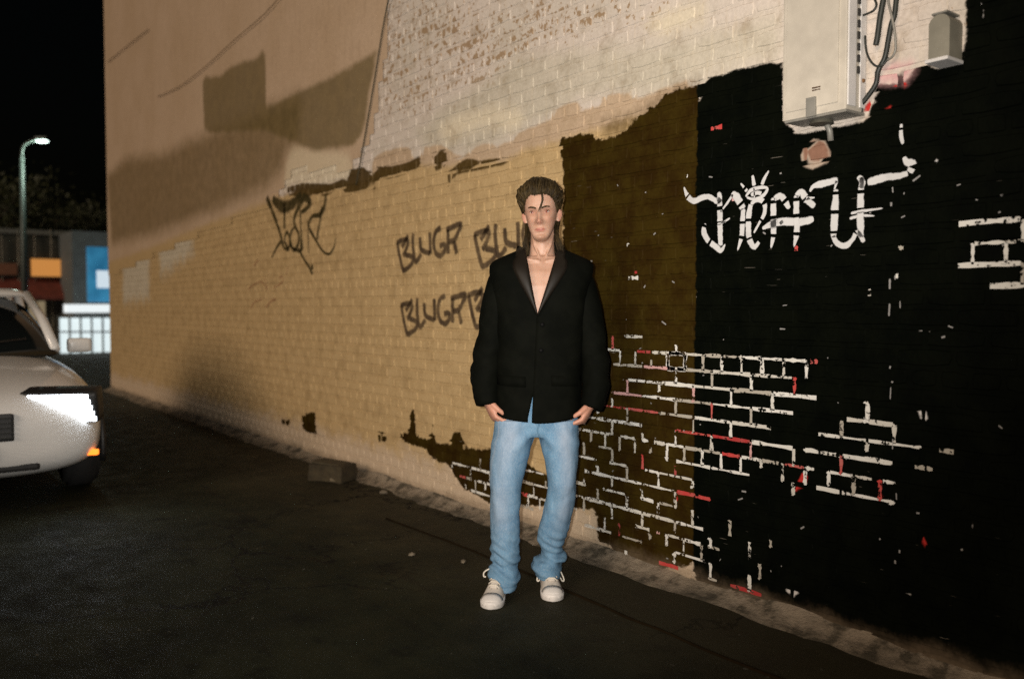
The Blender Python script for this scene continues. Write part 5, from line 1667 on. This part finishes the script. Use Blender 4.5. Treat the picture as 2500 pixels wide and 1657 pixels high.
os_ = shop_box('sign', 74, 632, 160, 676, .12, .12, M_osign, None, .01)
shop_box('sign_frame', 70, 628, 164, 633, .12, .16, M_trim, os_)
shop_box('sign_frame', 70, 675, 164, 680, .12, .16, M_trim, os_)
shop_box('sign', -120, 640, 40, 672, .12, .10, simple('sign_rust', (.20, .07, .03), .7), None, .01)

store = empty('lit_store', (SX + 1.0, 3.6, 0))
tag(store, 'brightly lit white storefront under a blue sign just past the wall end', 'building')
sy0, sz1 = S(176, 560, SX + 2.2); sy1 = sy0 + 5.2
def st_box(name, px0, py0, px1, py1, dx, th, mat, parent=None, bevel=0):
    X = SX + 2.2
    y0, z1 = S(px0, py0, X); y1, z0 = S(px1, py1, X)
    return box_obj(name, (X + dx - (SX + 1.0), (y0 + y1) / 2 - 3.6, (z0 + z1) / 2), (th, abs(y1 - y0), abs(z1 - z0)), mat, parent or store, None, bevel)
box_obj('wall', (.0, (sy0 + sy1) / 2 - 3.6, 1.75), (2.3, sy1 - sy0, 3.5), simple('store_wall', (.11, .12, .12), .8), store)
M_blue = Mat('blue_sign', .4, (.03, .14, .26)); bn = M_blue.noise(1.4, 3, .6)
M_blue.l(M_blue.mix(M_blue.smooth(bn, .3, .7), (.010, .10, .21), (.03, .20, .36)), M_blue.b.inputs['Emission Color']); M_blue.b.inputs['Emission Strength'].default_value = .75
bs = st_box('sign', 190, 608, 330, 738, 1.25, .14, M_blue.m, None, .02)
st_box('sign_panel', 212, 664, 318, 706, 1.335, .02, emit('sign_white', (.70, .82, .92), .75), bs)
st_box('canopy', 138, 743, 340, 762, 1.35, .5, emit('canopy_light', (.90, .97, 1.0), .85), None, .01)
for i in range(8):
    a = 128 + 26 * i
    w = st_box('window', a, 775, a + 22, 868, 1.17, .04, M_winw)
    st_box('transom', a, 806, a + 22, 809, 1.20, .03, M_trim, w)
for i in range(9):
    a = 123.5 + 26 * i
    st_box('mullion', a, 770, a + 4, 872, 1.20, .06, simple('mullion_grey', (.20, .22, .22), .5))

# street lamp
d0 = D(62, 800, 21.0)
lamp = empty('street_lamp', (d0.x, d0.y, -.012))
tag(lamp, 'tall grey street lamp with a curved arm and lit white head', 'street lamp')
M_pole = simple('pole_grey', (.07, .085, .078), .5, metal=.3)
zt = D(62, 385, 21.0).z
bm = bmesh.new(); bmesh.ops.create_cone(bm, cap_ends=True, segments=16, radius1=.16, radius2=.12, depth=.25)
o = bm_obj('base', bm, M_pole, lamp); o.location = (0, 0, .125)
tube_obj('pole', [(0, 0, .2), (0, 0, zt * .5), (0, 0, zt)], [.085, .07, .05], M_pole, lamp, 12)
rt = RIGHT
tube_obj('arm', spline([Vector((0, 0, zt - .05)), Vector((0, 0, zt + .22)) + rt * .03, Vector((0, 0, zt + .36)) + rt * .18, Vector((0, 0, zt + .42)) + rt * .40], 5), .035, M_pole, lamp, 8)
hd = box_obj('lamp_head', Vector((0, 0, zt + .44)) + rt * .50, (.30, .16, .09), M_pole, lamp, Matrix.Rotation(math.atan2(.8, .6), 3, 'Z'), .02, True)
box_obj('lens', Vector((0, 0, zt + .385)) + rt * .50, (.24, .12, .05), emit('lamp_lens', (.80, 1.0, .92), 5.0), hd, Matrix.Rotation(math.atan2(.8, .6), 3, 'Z'), .015)
pl = bpy.data.lights.new('street_lamp_light', 'POINT'); pl.energy = 130; pl.color = (.80, 1.0, .85); pl.shadow_soft_size = .12
po = bpy.data.objects.new('street_lamp_light', pl); COL.objects.link(po); po.location = Vector((d0.x, d0.y, zt + .30)) + rt * .50

# trees behind the shops
def tree(loc, h, rad, seed, label):
    r = random.Random(seed)
    t = empty('tree', loc)
    tag(t, label, 'tree', group='trees behind the shops')
    bm = bmesh.new()
    add_tube(bm, [(0, 0, 0), (.05, .03, h * .3), (-.03, .05, h * .55), (.02, 0, h * .8)], [.20, .16, .11, .05], 10)
    tips = []
    for k in range(11):
        a = r.random() * 6.28; z0 = h * (.35 + .35 * r.random()); ln = rad * (.6 + .5 * r.random())
        p1 = Vector((math.cos(a) * ln * .45, math.sin(a) * ln * .45, z0 + ln * .35)); p2 = Vector((math.cos(a) * ln, math.sin(a) * ln, z0 + ln * .75))
        add_tube(bm, [(0, 0, z0), p1, p2], [.07, .045, .015], 6); tips += [p1, p2, (p1 + p2) / 2]
    bm_obj('trunk', bm, simple('bark', (.06, .045, .03), .9), t, True)
    V, F = [], []
    for k in range(2600):
        c = r.choice(tips)
        p = c + Vector((r.gauss(0, 1), r.gauss(0, 1), r.gauss(0, .8))) * rad * .24
        q = Quaternion((r.gauss(0, 1), r.gauss(0, 1), r.gauss(0, 1), r.gauss(0, 1))).normalized()
        s = .07 + .07 * r.random()
        b = len(V)
        for v in ((-s, 0, 0), (0, -s * .45, .02), (s, 0, 0), (0, s * .45, .02)): V.append(p + q @ Vector(v))
        F.append((b, b + 1, b + 2, b + 3))
    Ml = simple('leaves%d' % seed, (.05, .055, .018), .6, var=.6, scale=2.0, bump=0)
    mesh_obj('crown', V, F, Ml, t)
    return t
tree((-35.5, .6, 0), 6.4, 1.9, 3, 'dark leafy tree standing behind the shops, lower left of the pair')
tree((-37.5, 3.0, 0), 6.0, 1.8, 8, 'dark leafy tree standing behind the lit store nearer the wall')
